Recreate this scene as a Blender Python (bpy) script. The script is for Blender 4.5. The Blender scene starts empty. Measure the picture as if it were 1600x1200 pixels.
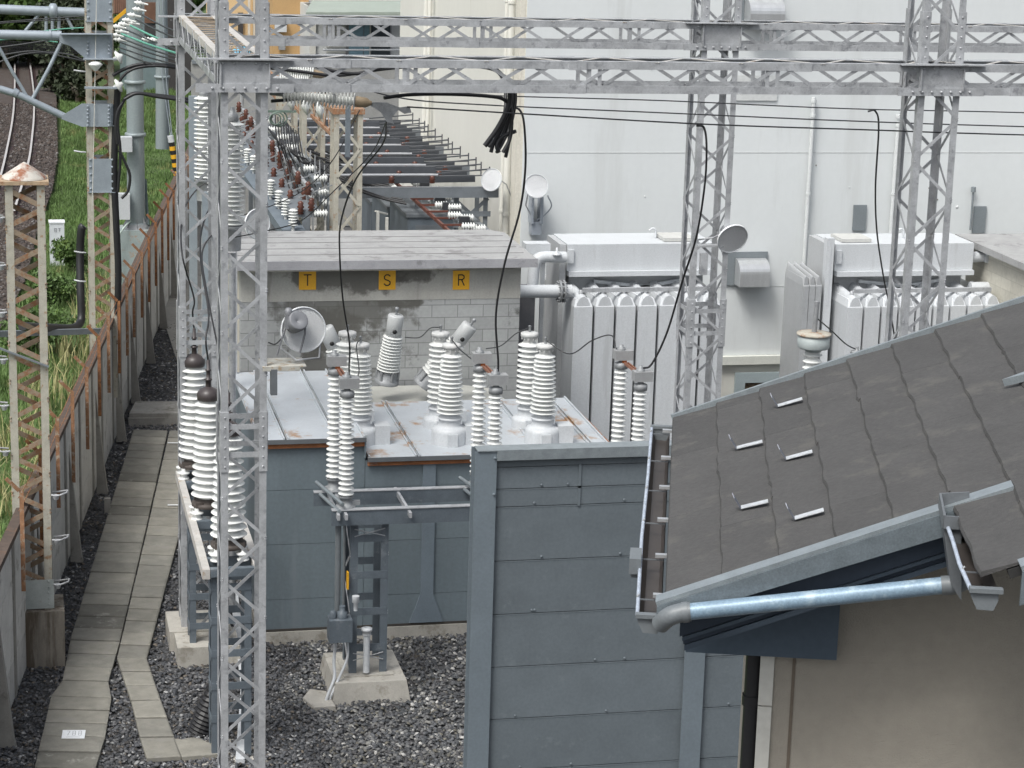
import bpy, math, random
import numpy as np
from mathutils import Vector, Matrix
random.seed(7)
SC = bpy.context.scene
COL = SC.collection
V = Vector
# ------------------------------------------------------------------ camera
F = 3540.0
CAMH = 11.0
_p, _y, _r = math.radians(13.54), math.radians(12.77), math.radians(1.718)
FW = V((math.sin(_y)*math.cos(_p), math.cos(_y)*math.cos(_p), -math.sin(_p)))
_r0 = V((math.cos(_y), -math.sin(_y), 0)); _u0 = _r0.cross(FW)
RT = _r0*math.cos(_r) + _u0*math.sin(_r)
UP = _u0*math.cos(_r) - _r0*math.sin(_r)
CAM = V((0, 0, CAMH))
cam = bpy.data.cameras.new('camera'); camo = bpy.data.objects.new('camera', cam); COL.objects.link(camo)
M = Matrix((RT, UP, -FW)).transposed().to_4x4(); M.translation = CAM
camo.matrix_world = M
cam.sensor_width = 36; cam.lens = 36*F/1600; cam.clip_end = 2000; cam.clip_start = 0.1
SC.camera = camo
# ------------------------------------------------------------------ light: overcast day
SUN_EL, SUN_AZ = 57, 226       # azimuth: direction the light comes from, degrees clockwise from +Y
w = bpy.data.worlds.new("World"); SC.world = w; w.use_nodes = True
nt = w.node_tree; bg = nt.nodes['Background']
sky = nt.nodes.new('ShaderNodeTexSky'); sky.sky_type = 'NISHITA'; sky.sun_disc = False
sky.sun_elevation = math.radians(SUN_EL); sky.sun_rotation = math.radians(SUN_AZ)
sky.air_density = 1.0; sky.dust_density = 6.0; sky.ozone_density = 1.0
hsv = nt.nodes.new('ShaderNodeHueSaturation'); hsv.inputs['Saturation'].default_value = .45     # grey cloud cover
nt.links.new(sky.outputs[0], hsv.inputs['Color']); tn = nt.nodes.new('ShaderNodeMix'); tn.data_type = 'RGBA'; tn.blend_type = 'MULTIPLY'; tn.inputs[0].default_value = 1; tn.inputs[7].default_value = (.975, 1.0, 1.005, 1)
nt.links.new(hsv.outputs[0], tn.inputs[6]); nt.links.new(tn.outputs[2], bg.inputs[0]); bg.inputs[1].default_value = 0.12
sl = bpy.data.lights.new('sun', 'SUN'); sl.energy = 1.3; sl.angle = math.radians(18); sl.color = (.98, .98, .95)
so = bpy.data.objects.new('sun', sl); COL.objects.link(so)
sd = V((math.sin(math.radians(SUN_AZ))*math.cos(math.radians(SUN_EL)), math.cos(math.radians(SUN_AZ))*math.cos(math.radians(SUN_EL)), math.sin(math.radians(SUN_EL))))
so.rotation_euler = (-sd).to_track_quat('-Z', 'Y').to_euler()
SC.view_settings.view_transform = 'Standard'; SC.view_settings.look = 'None'
SC.view_settings.exposure = 0.57; SC.view_settings.gamma = 1
SC.cycles.max_bounces = 6; SC.cycles.diffuse_bounces = 3; SC.cycles.glossy_bounces = 3

def ray(x, y): return FW + RT*((x-800)/F) - UP*((y-600)/F)
def pz(x, y, z=0.0):
    d = ray(x, y); return CAM + d*((z-CAMH)/d.z)
def py(x, y, Y):
    d = ray(x, y); return CAM + d*(Y/d.y)
def pd(x, y, dist): return CAM + ray(x, y)*dist

# ------------------------------------------------------------------ materials
_mats = {}
def mat(name, base, rough=.6, metal=0., var=.12, scale=6., alt=None, alt_amt=0., alt_scale=3., bump=0., bscale=60., streak=False, fine=.06, spec=.5, isl=0.):
    """noise-varied surface; alt = second colour (rust, dirt) showing in patches"""
    if name in _mats: return _mats[name]
    m = bpy.data.materials.new(name); m.use_nodes = True
    N = m.node_tree.nodes; L = m.node_tree.links; b = N['Principled BSDF']
    b.inputs['Roughness'].default_value = rough; b.inputs['Metallic'].default_value = metal
    b.inputs['Specular IOR Level'].default_value = spec
    g = N.new('ShaderNodeNewGeometry'); P = g.outputs['Position']
    mp = N.new('ShaderNodeMapping'); L.new(P, mp.inputs[0])
    if streak: mp.inputs['Scale'].default_value = (1, 1, .12)
    n1 = N.new('ShaderNodeTexNoise'); n1.inputs['Scale'].default_value = scale; n1.inputs['Detail'].default_value = 6; n1.inputs['Roughness'].default_value = .65
    L.new(mp.outputs[0], n1.inputs['Vector'])
    r1 = N.new('ShaderNodeMapRange'); r1.inputs[1].default_value = .3; r1.inputs[2].default_value = .7; r1.inputs[3].default_value = 1-var; r1.inputs[4].default_value = 1+var
    L.new(n1.outputs[0], r1.inputs[0])
    n2 = N.new('ShaderNodeTexNoise'); n2.inputs['Scale'].default_value = scale*14; n2.inputs['Detail'].default_value = 3
    L.new(P, n2.inputs['Vector'])
    r2 = N.new('ShaderNodeMapRange'); r2.inputs[1].default_value = .3; r2.inputs[2].default_value = .7; r2.inputs[3].default_value = 1-fine; r2.inputs[4].default_value = 1+fine
    L.new(n2.outputs[0], r2.inputs[0])
    mu = N.new('ShaderNodeMath'); mu.operation = 'MULTIPLY'; L.new(r1.outputs[0], mu.inputs[0]); L.new(r2.outputs[0], mu.inputs[1])
    vm = N.new('ShaderNodeVectorMath'); vm.operation = 'SCALE'; vm.inputs[0].default_value = base
    if isl:      # every piece its own tone
        oi = N.new('ShaderNodeObjectInfo'); a1 = N.new('ShaderNodeMath'); a1.operation = 'ADD'; L.new(oi.outputs['Random'], a1.inputs[0]); L.new(g.outputs['Random Per Island'], a1.inputs[1])
        a2 = N.new('ShaderNodeMath'); a2.operation = 'FRACT'; L.new(a1.outputs[0], a2.inputs[0])
        a3 = N.new('ShaderNodeMapRange'); a3.inputs[3].default_value = 1-isl; a3.inputs[4].default_value = 1+isl; L.new(a2.outputs[0], a3.inputs[0])
        m2 = N.new('ShaderNodeMath'); m2.operation = 'MULTIPLY'; L.new(mu.outputs[0], m2.inputs[0]); L.new(a3.outputs[0], m2.inputs[1]); mu = m2
    L.new(mu.outputs[0], vm.inputs['Scale'])
    col = vm.outputs[0]
    if alt:
        n3 = N.new('ShaderNodeTexNoise'); n3.inputs['Scale'].default_value = alt_scale; n3.inputs['Detail'].default_value = 8; n3.inputs['Roughness'].default_value = .7
        mp3 = N.new('ShaderNodeMapping'); mp3.inputs['Location'].default_value = (3.1, 7.7, 1.3); L.new(mp.outputs[0], mp3.inputs[0]); L.new(mp3.outputs[0], n3.inputs['Vector'])
        r3 = N.new('ShaderNodeMapRange'); r3.inputs[1].default_value = .68-alt_amt*.4; r3.inputs[2].default_value = .76-alt_amt*.34; L.new(n3.outputs[0], r3.inputs[0])
        mx = N.new('ShaderNodeMix'); mx.data_type = 'RGBA'; L.new(r3.outputs[0], mx.inputs[0]); L.new(col, mx.inputs[6]); mx.inputs[7].default_value = (*alt, 1)
        col = mx.outputs[2]
    L.new(col, b.inputs['Base Color'])
    if bump:
        n4 = N.new('ShaderNodeTexNoise'); n4.inputs['Scale'].default_value = bscale; n4.inputs['Detail'].default_value = 5; L.new(P, n4.inputs['Vector'])
        bp = N.new('ShaderNodeBump'); bp.inputs['Strength'].default_value = bump; bp.inputs['Distance'].default_value = .01
        L.new(n4.outputs[0], bp.inputs['Height']); L.new(bp.outputs[0], b.inputs['Normal'])
    _mats[name] = m
    return m
RUST = (.22, .085, .035)
GALV = mat('galvanised_steel', (.42, .43, .445), .48, .2, .22, 4, alt=(.29, .297, .312), alt_amt=.36, alt_scale=7, fine=.07)
GALVR = mat('galvanised_steel_rusting', (.50, .48, .45), .7, .1, .15, 6, alt=(.36, .25, .16), alt_amt=.25, alt_scale=5, fine=.08)
DKST = mat('blue_grey_painted_steel', (.115, .138, .16), .5, 0, .15, 5, alt=(.20, .22, .24), alt_amt=.25, fine=.08)
FENCE = mat('fence_panel_paint', (.122, .144, .160), .6, 0, .09, 2.5, isl=.05, alt=(.145, .17, .185), alt_amt=.22, alt_scale=5, bump=.15, bscale=90)
FPOST = mat('fence_post_paint', (.148, .178, .202), .5, 0, .07, 3)
BOXP = mat('enclosure_paint', (.160, .196, .218), .4, 0, .13, 1.5, isl=.03, alt=(.195, .226, .248), alt_amt=.28, alt_scale=1.2, streak=True)
BOXROOF = mat('enclosure_roof_paint', (.50, .53, .56), .4, .1, .06, 3, alt=(.36, .21, .11), alt_amt=.33, alt_scale=1.5, fine=.05)
RUSTM = mat('rusty_steel', (.20, .09, .045), .85, 0, .35, 12, alt=(.33, .15, .06), alt_amt=.5, alt_scale=18)
RUSTL = mat('orange_rust', (.27, .14, .075), .85, 0, .3, 12, alt=(.36, .30, .235), alt_amt=.4, alt_scale=14)
CREAM = mat('cream_painted_steel', (.42, .40, .34), .6, 0, .15, 7, alt=(.30, .18, .10), alt_amt=.3, alt_scale=9, fine=.1)
CREAMR = mat('cream_brace_steel', (.27, .21, .15), .7, 0, .2, 9, alt=(.24, .12, .06), alt_amt=.5, alt_scale=9, fine=.1)
PORC = mat('white_porcelain', (.74, .75, .73), .2, 0, .04, 3, alt=(.62, .61, .56), alt_amt=.18, alt_scale=9, fine=.02, isl=.02)
BROWNP = mat('brown_porcelain', (.115, .045, .033), .25, 0, .1, 4)
CAPM = mat('dark_brown_cap', (.055, .045, .045), .4, 0, .1, 8)
CASTG = mat('cast_grey', (.30, .31, .32), .6, .3, .2, 14, fine=.15)
LGREY = mat('light_grey_enamel', (.56, .58, .60), .42, 0, .05, 3, alt=(.48, .49, .50), alt_amt=.2, streak=True)
RADG = mat('radiator_grey', (.55, .57, .59), .45, 0, .07, 3, isl=.04, alt=(.48, .495, .51), alt_amt=.3, alt_scale=3, streak=True)
CONC = mat('weathered_concrete', (.30, .29, .27), .9, 0, .2, 3, alt=(.17, .16, .14), alt_amt=.4, alt_scale=2.2, bump=.3)
CONCL = mat('pale_concrete', (.42, .40, .36), .9, 0, .15, 4, alt=(.27, .25, .21), alt_amt=.35, alt_scale=3, bump=.3)
CONCW = mat('fence_concrete', (.56, .55, .53), .9, 0, .12, 3.5, isl=.08, alt=(.33, .315, .29), alt_amt=.3, alt_scale=3.5, bump=.25)
CONCP = mat('fence_post_concrete', (.27, .26, .24), .9, 0, .15, 4, isl=.1, alt=(.17, .16, .145), alt_amt=.3, alt_scale=4, bump=.25)
CONCD = mat('stained_concrete', (.26, .235, .20), .9, 0, .25, 3, alt=(.10, .08, .06), alt_amt=.5, alt_scale=3, streak=True, bump=.3)
LID = mat('trough_lid_concrete', (.195, .188, .165), .9, 0, .22, 5, isl=.12, alt=(.19, .185, .165), alt_amt=.4, alt_scale=4, bump=.3)
LID2 = mat('paler_lid_concrete', (.235, .225, .195), .9, 0, .2, 5, isl=.1, alt=(.23, .22, .20), alt_amt=.35, alt_scale=4, bump=.3)
LID3 = mat('darker_lid_concrete', (.14, .135, .118), .9, 0, .2, 5, alt=(.27, .265, .24), alt_amt=.3, alt_scale=4, bump=.3)
RUBBER = mat('black_cable', (.018, .018, .02), .45, 0, .1, 10)
WIREM = mat('dark_wire', (.05, .052, .055), .5, .3, .1, 10)
GROUND = mat('dark_gravel_bed', (.075, .075, .078), .95, 0, .4, 30, alt=(.12, .105, .085), alt_amt=.35, alt_scale=1.5, bump=.8, bscale=50)
WHITEW = mat('white_rendered_wall', (.665, .69, .695), .85, 0, .035, .6, alt=(.60, .62, .62), alt_amt=.33, alt_scale=.8, streak=True, bump=.06, bscale=25, fine=.012)
CREAMW = mat('cream_rendered_wall', (.71, .70, .645), .85, 0, .03, .5, alt=(.62, .60, .54), alt_amt=.18, alt_scale=1.0, streak=True, fine=.012)
SHING = mat('slate_shingle', (.066, .064, .063), .8, 0, .12, 3.5, isl=.075, alt=(.092, .088, .082), alt_amt=.33, alt_scale=5, bump=.35, bscale=160, fine=.12)
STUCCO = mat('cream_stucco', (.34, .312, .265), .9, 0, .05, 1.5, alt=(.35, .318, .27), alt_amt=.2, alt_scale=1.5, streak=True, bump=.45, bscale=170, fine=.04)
TRIMW = mat('white_trim', (.62, .61, .56), .5, 0, .04, 2)
NAVY = mat('navy_board', (.040, .055, .080), .5, 0, .1, 3)
FASC = mat('grey_metal_fascia', (.17, .20, .22), .4, .3, .15, 10, fine=.12)
FASCL = mat('pale_metal_edge', (.285, .32, .34), .35, .4, .15, 12, fine=.1)
PIPEB = mat('silver_blue_pipe', (.20, .285, .365), .42, .12, .16, 9, alt=(.32,.41,.48), alt_amt=.35, alt_scale=11, fine=.15)
PLASD = mat('dark_grey_plastic', (.13, .14, .15), .45, 0, .12, 8)
PLASG = mat('grey_plastic', (.15, .165, .175), .45, 0, .1, 8)
BROWNG = mat('gutter_brown', (.06, .052, .048), .5, 0, .15, 8)
CHROME = mat('polished_reflector', (.80, .82, .84), .12, 1, .03, 9, fine=.02)
STAINL = mat('stainless_sheet', (.60, .61, .62), .3, .6, .1, 5, streak=True)
YELL = mat('yellow_sign', (.72, .38, .02), .5, 0, .06, 5)
BLACK = mat('black_paint', (.015, .015, .015), .5, 0, .05, 5)
WHITEP = mat('white_paint', (.75, .77, .80), .5, 0, .04, 5)
GRASSG = mat('grass_soil', (.065, .105, .028), .95, 0, .35, 1.5, alt=(.16, .15, .07), alt_amt=.28, alt_scale=.8, bump=.6, bscale=20)
BLADE = mat('grass_blade', (.105, .175, .05), .7, 0, .4, 1.2, alt=(.30, .29, .12), alt_amt=.25, alt_scale=.6, fine=.2)
LEAF = mat('tree_leaf', (.07, .125, .03), .6, 0, .4, 1.6, alt=(.15, .22, .05), alt_amt=.3, alt_scale=2, fine=.25)
BALL = mat('brown_ballast', (.058, .044, .038), .95, 0, .35, 25, alt=(.085, .078, .073), alt_amt=.4, alt_scale=3, bump=.8, bscale=40)
RAILM = mat('rail_rust_and_shade', (.045, .025, .025), .7, .3, .2, 8)
RAILT = mat('rail_head', (.52, .50, .49), .4, .1, .05, 8)
ORANGEW = mat('ochre_house_wall', (.50, .32, .15), .85, 0, .06, 2)
ORANGEL = mat('pale_orange_wall', (.68, .50, .29), .85, 0, .05, 2)
GREENR = mat('grey_green_metal', (.34, .38, .33), .45, .1, .06, 3)
SIDING = mat('pale_siding', (.60, .61, .60), .6, 0, .04, 2)
GLASSD = mat('dark_window_glass', (.05, .06, .07), .08, 0, .2, 2)
CURT = mat('blue_curtain', (.24, .38, .46), .8, 0, .12, 6)
BROWNS = mat('brown_corrugated', (.16, .085, .055), .7, 0, .2, 4)
TEAL = mat('teal_grey_metal', (.20, .26, .28), .5, .1, .12, 3)
DARKB = mat('dark_cladding', (.05, .048, .05), .7, 0, .2, 2)
BLUEP = mat('sky_blue_tarp', (.12, .40, .60), .5, 0, .08, 3)
REDM = mat('red_brown_paint', (.14, .05, .035), .55, 0, .2, 10)
GREENW = mat('green_wire', (.12, .36, .27), .5, 0, .1, 10)
POLEG = mat('grey_green_pole', (.26, .30, .31), .55, .2, .1, 2, alt=(.34, .37, .37), alt_amt=.3, streak=True)
PIPEG = mat('grey_blue_pipe', (.30, .34, .38), .5, .2, .12, 4)

def brickmat(name, base, mortar, bw, bh, stain=True):
    m = mat(name, base, .9, 0, .10, 1.2, alt=(.10, .10, .095), alt_amt=.22 if stain else 0, alt_scale=1.1, bump=.15)
    N = m.node_tree.nodes; L = m.node_tree.links; b = N['Principled BSDF']
    src = b.inputs['Base Color'].links[0].from_socket
    g = N.new('ShaderNodeNewGeometry'); sx = N.new('ShaderNodeSeparateXYZ'); L.new(g.outputs['Position'], sx.inputs[0])
    cx = N.new('ShaderNodeCombineXYZ'); ad = N.new('ShaderNodeMath'); ad.operation = 'ADD'; L.new(sx.outputs[0], ad.inputs[0]); L.new(sx.outputs[1], ad.inputs[1])
    L.new(ad.outputs[0], cx.inputs[0]); L.new(sx.outputs[2], cx.inputs[1])
    br = N.new('ShaderNodeTexBrick'); L.new(cx.outputs[0], br.inputs['Vector'])
    br.inputs['Scale'].default_value = 1; br.inputs['Brick Width'].default_value = bw; br.inputs['Row Height'].default_value = bh
    br.inputs['Mortar Size'].default_value = .008; br.inputs['Mortar Smooth'].default_value = .3; br.offset = .5
    br.inputs['Color1'].default_value = (1, 1, 1, 1); br.inputs['Color2'].default_value = (.84, .84, .84, 1); br.inputs['Mortar'].default_value = (*mortar, 1)
    mx = N.new('ShaderNodeMix'); mx.data_type = 'RGBA'; mx.blend_type = 'MULTIPLY'; mx.inputs[0].default_value = 1
    L.new(src, mx.inputs[6]); L.new(br.outputs[0], mx.inputs[7]); L.new(mx.outputs[2], b.inputs['Base Color'])
    return m
BLOCK = brickmat('concrete_block_wall', (.37, .38, .38), (.55, .55, .55), .42, .205)
def stain(m, spots, col=(.085, .08, .065)):
    """wet dark blotches with a ragged outline at fixed places on a wall"""
    N = m.node_tree.nodes; L = m.node_tree.links; b = N['Principled BSDF']; g = N.new('ShaderNodeNewGeometry')
    n = N.new('ShaderNodeTexNoise'); n.inputs['Scale'].default_value = 2.6; n.inputs['Detail'].default_value = 7; n.inputs['Roughness'].default_value = .62; L.new(g.outputs['Position'], n.inputs['Vector'])
    for c, rad in spots:
        mp = N.new('ShaderNodeMapping'); mp.vector_type = 'TEXTURE'; mp.inputs['Location'].default_value = c; mp.inputs['Scale'].default_value = rad; L.new(g.outputs['Position'], mp.inputs[0])
        ln = N.new('ShaderNodeVectorMath'); ln.operation = 'LENGTH'; L.new(mp.outputs[0], ln.inputs[0])
        ad = N.new('ShaderNodeMath'); ad.operation = 'MULTIPLY_ADD'; L.new(n.outputs[0], ad.inputs[0]); ad.inputs[1].default_value = 2.4; L.new(ln.outputs['Value'], ad.inputs[2])
        r = N.new('ShaderNodeMapRange'); r.inputs[1].default_value = 2.15; r.inputs[2].default_value = 1.85; r.inputs[3].default_value = 0; r.inputs[4].default_value = .78; L.new(ad.outputs[0], r.inputs[0])
        src = b.inputs['Base Color'].links[0].from_socket; mx = N.new('ShaderNodeMix'); mx.data_type = 'RGBA'; L.new(r.outputs[0], mx.inputs[0]); L.new(src, mx.inputs[6]); mx.inputs[7].default_value = (*col, 1); L.new(mx.outputs[2], b.inputs['Base Color'])
    return m

# ------------------------------------------------------------------ mesh builder
class MB:
    def __init__(s): s.v = []; s.f = []; s.sm = []
    def add(s, vs, fs, smooth=False):
        o = len(s.v); s.v += [tuple(a) for a in vs]; s.f += [tuple(i+o for i in f) for f in fs]; s.sm += [smooth]*len(fs); return s
    def hexa(s, p):   # 8 points: bottom ring 0-3, top ring 4-7
        return s.add(p, [(0,3,2,1),(4,5,6,7),(0,1,5,4),(1,2,6,5),(2,3,7,6),(3,0,4,7)])
    def box(s, x0, x1, y0, y1, z0, z1):
        return s.hexa([(x0,y0,z0),(x1,y0,z0),(x1,y1,z0),(x0,y1,z0),(x0,y0,z1),(x1,y0,z1),(x1,y1,z1),(x0,y1,z1)])
    def obox(s, c, ax, ay, az):  # centre + half-axis vectors
        c = V(c); ax = V(ax); ay = V(ay); az = V(az)
        return s.hexa([c-ax-ay-az, c+ax-ay-az, c+ax+ay-az, c-ax+ay-az, c-ax-ay+az, c+ax-ay+az, c+ax+ay+az, c-ax+ay+az])
    def bar(s, a, b, w, h, up=(0,0,1)):
        a = V(a); b = V(b); d = (b-a); l = d.length; d = d/l; up = V(up)
        if abs(d.dot(up)) > .98: up = V((0,1,0))
        x = d.cross(up).normalized(); z = x.cross(d)
        return s.obox((a+b)/2, x*w/2, d*l/2, z*h/2)
    def ang(s, a, b, w, t, dx, dy):   # L section: flanges along dx and dy from the a-b line
        a = V(a); b = V(b); dx = V(dx).normalized(); dy = V(dy).normalized(); m = (a+b)/2; h = (b-a)/2
        s.obox(m+dx*w/2+dy*t/2, dx*w/2, dy*t/2, h)
        return s.obox(m+dy*(w+t)/2+dx*t/2, dx*t/2, dy*(w-t)/2, h)
    def tube(s, pts, r, n=8, cap=True, smooth=True):
        pts = [V(p) for p in pts]; rs = r if isinstance(r, (list, tuple)) else [r]*len(pts)
        rings = []; ref = None
        for i, p in enumerate(pts):
            t = (pts[min(i+1, len(pts)-1)]-pts[max(i-1, 0)]).normalized()
            if ref is None: ref = t.orthogonal().normalized()
            ref = (ref - t*ref.dot(t)).normalized(); b = t.cross(ref)
            rings.append([p+(ref*math.cos(2*math.pi*k/n)+b*math.sin(2*math.pi*k/n))*rs[i] for k in range(n)])
        vs = [q for rg in rings for q in rg]; fs = []
        for i in range(len(pts)-1):
            for k in range(n): fs.append((i*n+k, i*n+(k+1)%n, (i+1)*n+(k+1)%n, (i+1)*n+k))
        s.add(vs, fs, smooth)
        if cap: s.add(rings[0], [tuple(range(n))[::-1]]); s.add(rings[-1], [tuple(range(n))])
        return s
    def lathe(s, prof, c, axis=(0,0,1), n=20, smooth=True):   # prof: list of (r, h)
        c = V(c); ax = V(axis).normalized(); x = ax.orthogonal().normalized(); y = ax.cross(x)
        vs = []; fs = []
        for r, h in prof:
            for k in range(n): vs.append(c+ax*h+(x*math.cos(2*math.pi*k/n)+y*math.sin(2*math.pi*k/n))*r)
        for i in range(len(prof)-1):
            for k in range(n): fs.append((i*n+k, i*n+(k+1)%n, (i+1)*n+(k+1)%n, (i+1)*n+k))
        s.add(vs, fs, smooth)
        if prof[0][0] > 1e-4: s.add(vs[:n], [tuple(range(n))[::-1]])
        if prof[-1][0] > 1e-4: s.add(vs[-n:], [tuple(range(n))])
        return s
    def prism(s, poly, ext):  # poly: 3D points, ext: vector
        poly = [V(p) for p in poly]; ext = V(ext); n = len(poly)
        vs = poly+[p+ext for p in poly]
        return s.add(vs, [tuple(range(n))[::-1], tuple(range(n, 2*n))]+[(i, (i+1)%n, n+(i+1)%n, n+i) for i in range(n)])

BASE = {}
def obj(name, mb, m, parent=None, base=None):
    """one mesh object from world-space geometry"""
    if parent is not None: base = BASE[parent.name]; loc = V((0,0,0))
    else:
        if base is None:
            a = np.array(mb.v); lo = a.min(0); hi = a.max(0); base = V(((lo[0]+hi[0])/2, (lo[1]+hi[1])/2, lo[2]))
        base = V(base); loc = base
    me = bpy.data.meshes.new(name)
    me.from_pydata([tuple(V(q)-base) for q in mb.v], [], mb.f); me.update()
    if any(mb.sm): me.polygons.foreach_set('use_smooth', mb.sm)
    me.materials.append(m)
    o = bpy.data.objects.new(name, me); COL.objects.link(o); o.location = loc
    if parent is not None: o.parent = parent
    BASE[o.name] = base
    return o
def tag(o, label=None, cat=None, group=None, kind=None):
    if label:
        o['label'] = label
        if len(label.split()) > 16: print('LONG', len(label.split()), label)
    if cat: o['category'] = cat
    if group: o['group'] = group
    if kind: o['kind'] = kind
    return o
def thing(name, label, cat, loc, group=None):
    o = bpy.data.objects.new(name, None); COL.objects.link(o); o.location = V(loc); o.empty_display_size = .2
    BASE[o.name] = V(loc); tag(o, label, cat, group); return o
def struct(name, mb, m): return tag(obj(name, mb, m), kind='structure')
def dup(root, loc, label, group=None):
    def cp(o, par):
        c = o.copy(); COL.objects.link(c); c.parent = par
        for ch in list(o.children): cp(ch, c)
        return c
    r = cp(root, None); r.location = V(loc); r['label'] = label
    BASE[r.name] = V(loc)
    if group: r['group'] = group
    return r
ORD = ['first','second','third','fourth','fifth','sixth','seventh','eighth','ninth','tenth','eleventh','twelfth','thirteenth','fourteenth','fifteenth','sixteenth','seventeenth','eighteenth','nineteenth','twentieth']
def sheds(n, h, rc, rs, z0=0., rc2=None, rs2=None, thick=.42):
    """profile of n weather sheds over height h; radii may taper to rc2 / rs2"""
    rc2 = rc if rc2 is None else rc2; rs2 = rs if rs2 is None else rs2
    p = [(rc, z0)]; st = h/n
    for i in range(n):
        t = (i+.5)/n; a = rc+(rc2-rc)*t; b = rs+(rs2-rs)*t; z = z0+i*st
        p += [(a, z+st*.22), (b*.96, z+st*.36), (b, z+st*.44), (b*.97, z+st*.52), (a+(b-a)*.45, z+st*.66), (a, z+st*.86)]
    p.append((rc2, z0+h)); return p
def catenary(a, b, sag, n=14, down=(0,0,-1)):
    a = V(a); b = V(b); d = V(down)
    return [a.lerp(b, i/n)+d*(sag*4*(i/n)*(1-i/n)) for i in range(n+1)]
def smooth_path(pts, n=6):
    P = [V(p) for p in pts]; P = [P[0]*2-P[1]]+P+[P[-1]*2-P[-2]]; out = []
    for i in range(1, len(P)-2):
        for k in range(n):
            t = k/n; a, b, c, d = P[i-1], P[i], P[i+1], P[i+2]
            out.append(.5*((2*b)+(c-a)*t+(2*a-5*b+4*c-d)*t*t+(3*b-a-3*c+d)*t**3))
    out.append(P[-2]); return out
#@@PARTS@@
# ================================================================== SETTING: ground, gravel, grass, railway
def XW(Y): return -.10+.147*(Y-28.03)      # substation face of the concrete fence
WN = V((1, -.147, 0)).normalized(); WD = V((.147, 1, 0)).normalized()
def ZT(Y): return 2.2+.011*(Y-30)
m = MB(); m.add([(-80, -10, -.04), (120, -10, -.04), (120, 190, -.04), (-80, 190, -.04)], [(0,1,2,3)])
struct('ground', m, GROUND)
m = MB(); n = 26; ys = np.linspace(20, 185, n)
vs = []
for y in ys:
    x = XW(y)-.12
    for k, dx in enumerate((0, -1.5, -4, -8, -16, -40)): vs.append((x+dx, y, .9+(0 if k == 0 else .05*math.sin(y*.7+k)) - (.12 if k in (2,3) else 0)))
for i in range(n-1):
    for k in range(5): a = i*6+k; m.f.append((a+1, a, a+6, a+7)); m.sm.append(True)
m.v = vs; struct('grass_bank', m, GRASSG)
# ballast bed
pts = [(-260,700),(-60,600),(8,505),(42,430),(58,362),(82,295),(90,240),(88,150),(86,110),(80,110),(76,80),(70,50),(-200,50)]
m = MB(); m.add([pz(x, y, 1.02) for x, y in pts], [tuple(range(len(pts)))[::-1]])
struct('ballast_bed', m, BALL)

def in_frame(P, mg=15):
    P = P-np.array([0, 0, CAMH]); z = P@np.array(FW); x = 800+F*(P@np.array(RT))/z; y = 600-F*(P@np.array(UP))/z
    return (z > 1)&(x > -mg)&(x < 1600+mg)&(y > -mg)&(y < 1200+mg), x, y
rng = np.random.default_rng(3)
def stones(name, P, smin, smax, m, seed=0, label=None):
    """loose stones as one mesh: squashed, jittered octahedra"""
    n = len(P); t = np.array([[1,0,0],[-1,0,0],[0,1,0],[0,-1,0],[0,0,1],[0,0,-1]], float)
    c = np.array([[1,1,1],[-1,1,1],[1,-1,1],[-1,-1,1]], float)*.62
    B = np.concatenate([t, c]); fc = [(0,6,4),(0,8,4)]
    faces = np.array([[0,2,6],[2,4,6],[4,0,6],[2,1,7],[1,4,7],[4,2,7],[3,0,8],[0,4,8],[4,3,8],[1,3,9],[3,4,9],[4,1,9]])
    s = rng.uniform(smin, smax, (n,1,1))*rng.uniform(.6, 1.25, (n,1,3)); s[:, :, 2] *= .75
    a = rng.uniform(0, 6.28, n); ca, sa = np.cos(a), np.sin(a)
    X = B[None]*s*rng.uniform(.75, 1.2, (n, 10, 1))
    tl = rng.uniform(-.5, .5, (n,1))
    x = X[:,:,0]*ca[:,None]-X[:,:,1]*sa[:,None]; y = X[:,:,0]*sa[:,None]+X[:,:,1]*ca[:,None]; z = X[:,:,2]+x*tl
    W = np.stack([x, y, z], 2)+P[:, None, :]
    me = bpy.data.meshes.new(name); nv = n*10; nf = n*12
    me.vertices.add(nv); me.vertices.foreach_set('co', W.reshape(-1))
    fa = (faces[None]+(np.arange(n)*10)[:, None, None]).reshape(-1)
    me.loops.add(nf*3); me.loops.foreach_set('vertex_index', fa); me.polygons.add(nf)
    me.polygons.foreach_set('loop_start', np.arange(nf)*3); me.polygons.foreach_set('loop_total', np.full(nf, 3))
    me.update(); me.validate(); me.materials.append(m)
    o = bpy.data.objects.new(name, me); COL.objects.link(o); tag(o, label, None, kind='stuff'); return o
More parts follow.
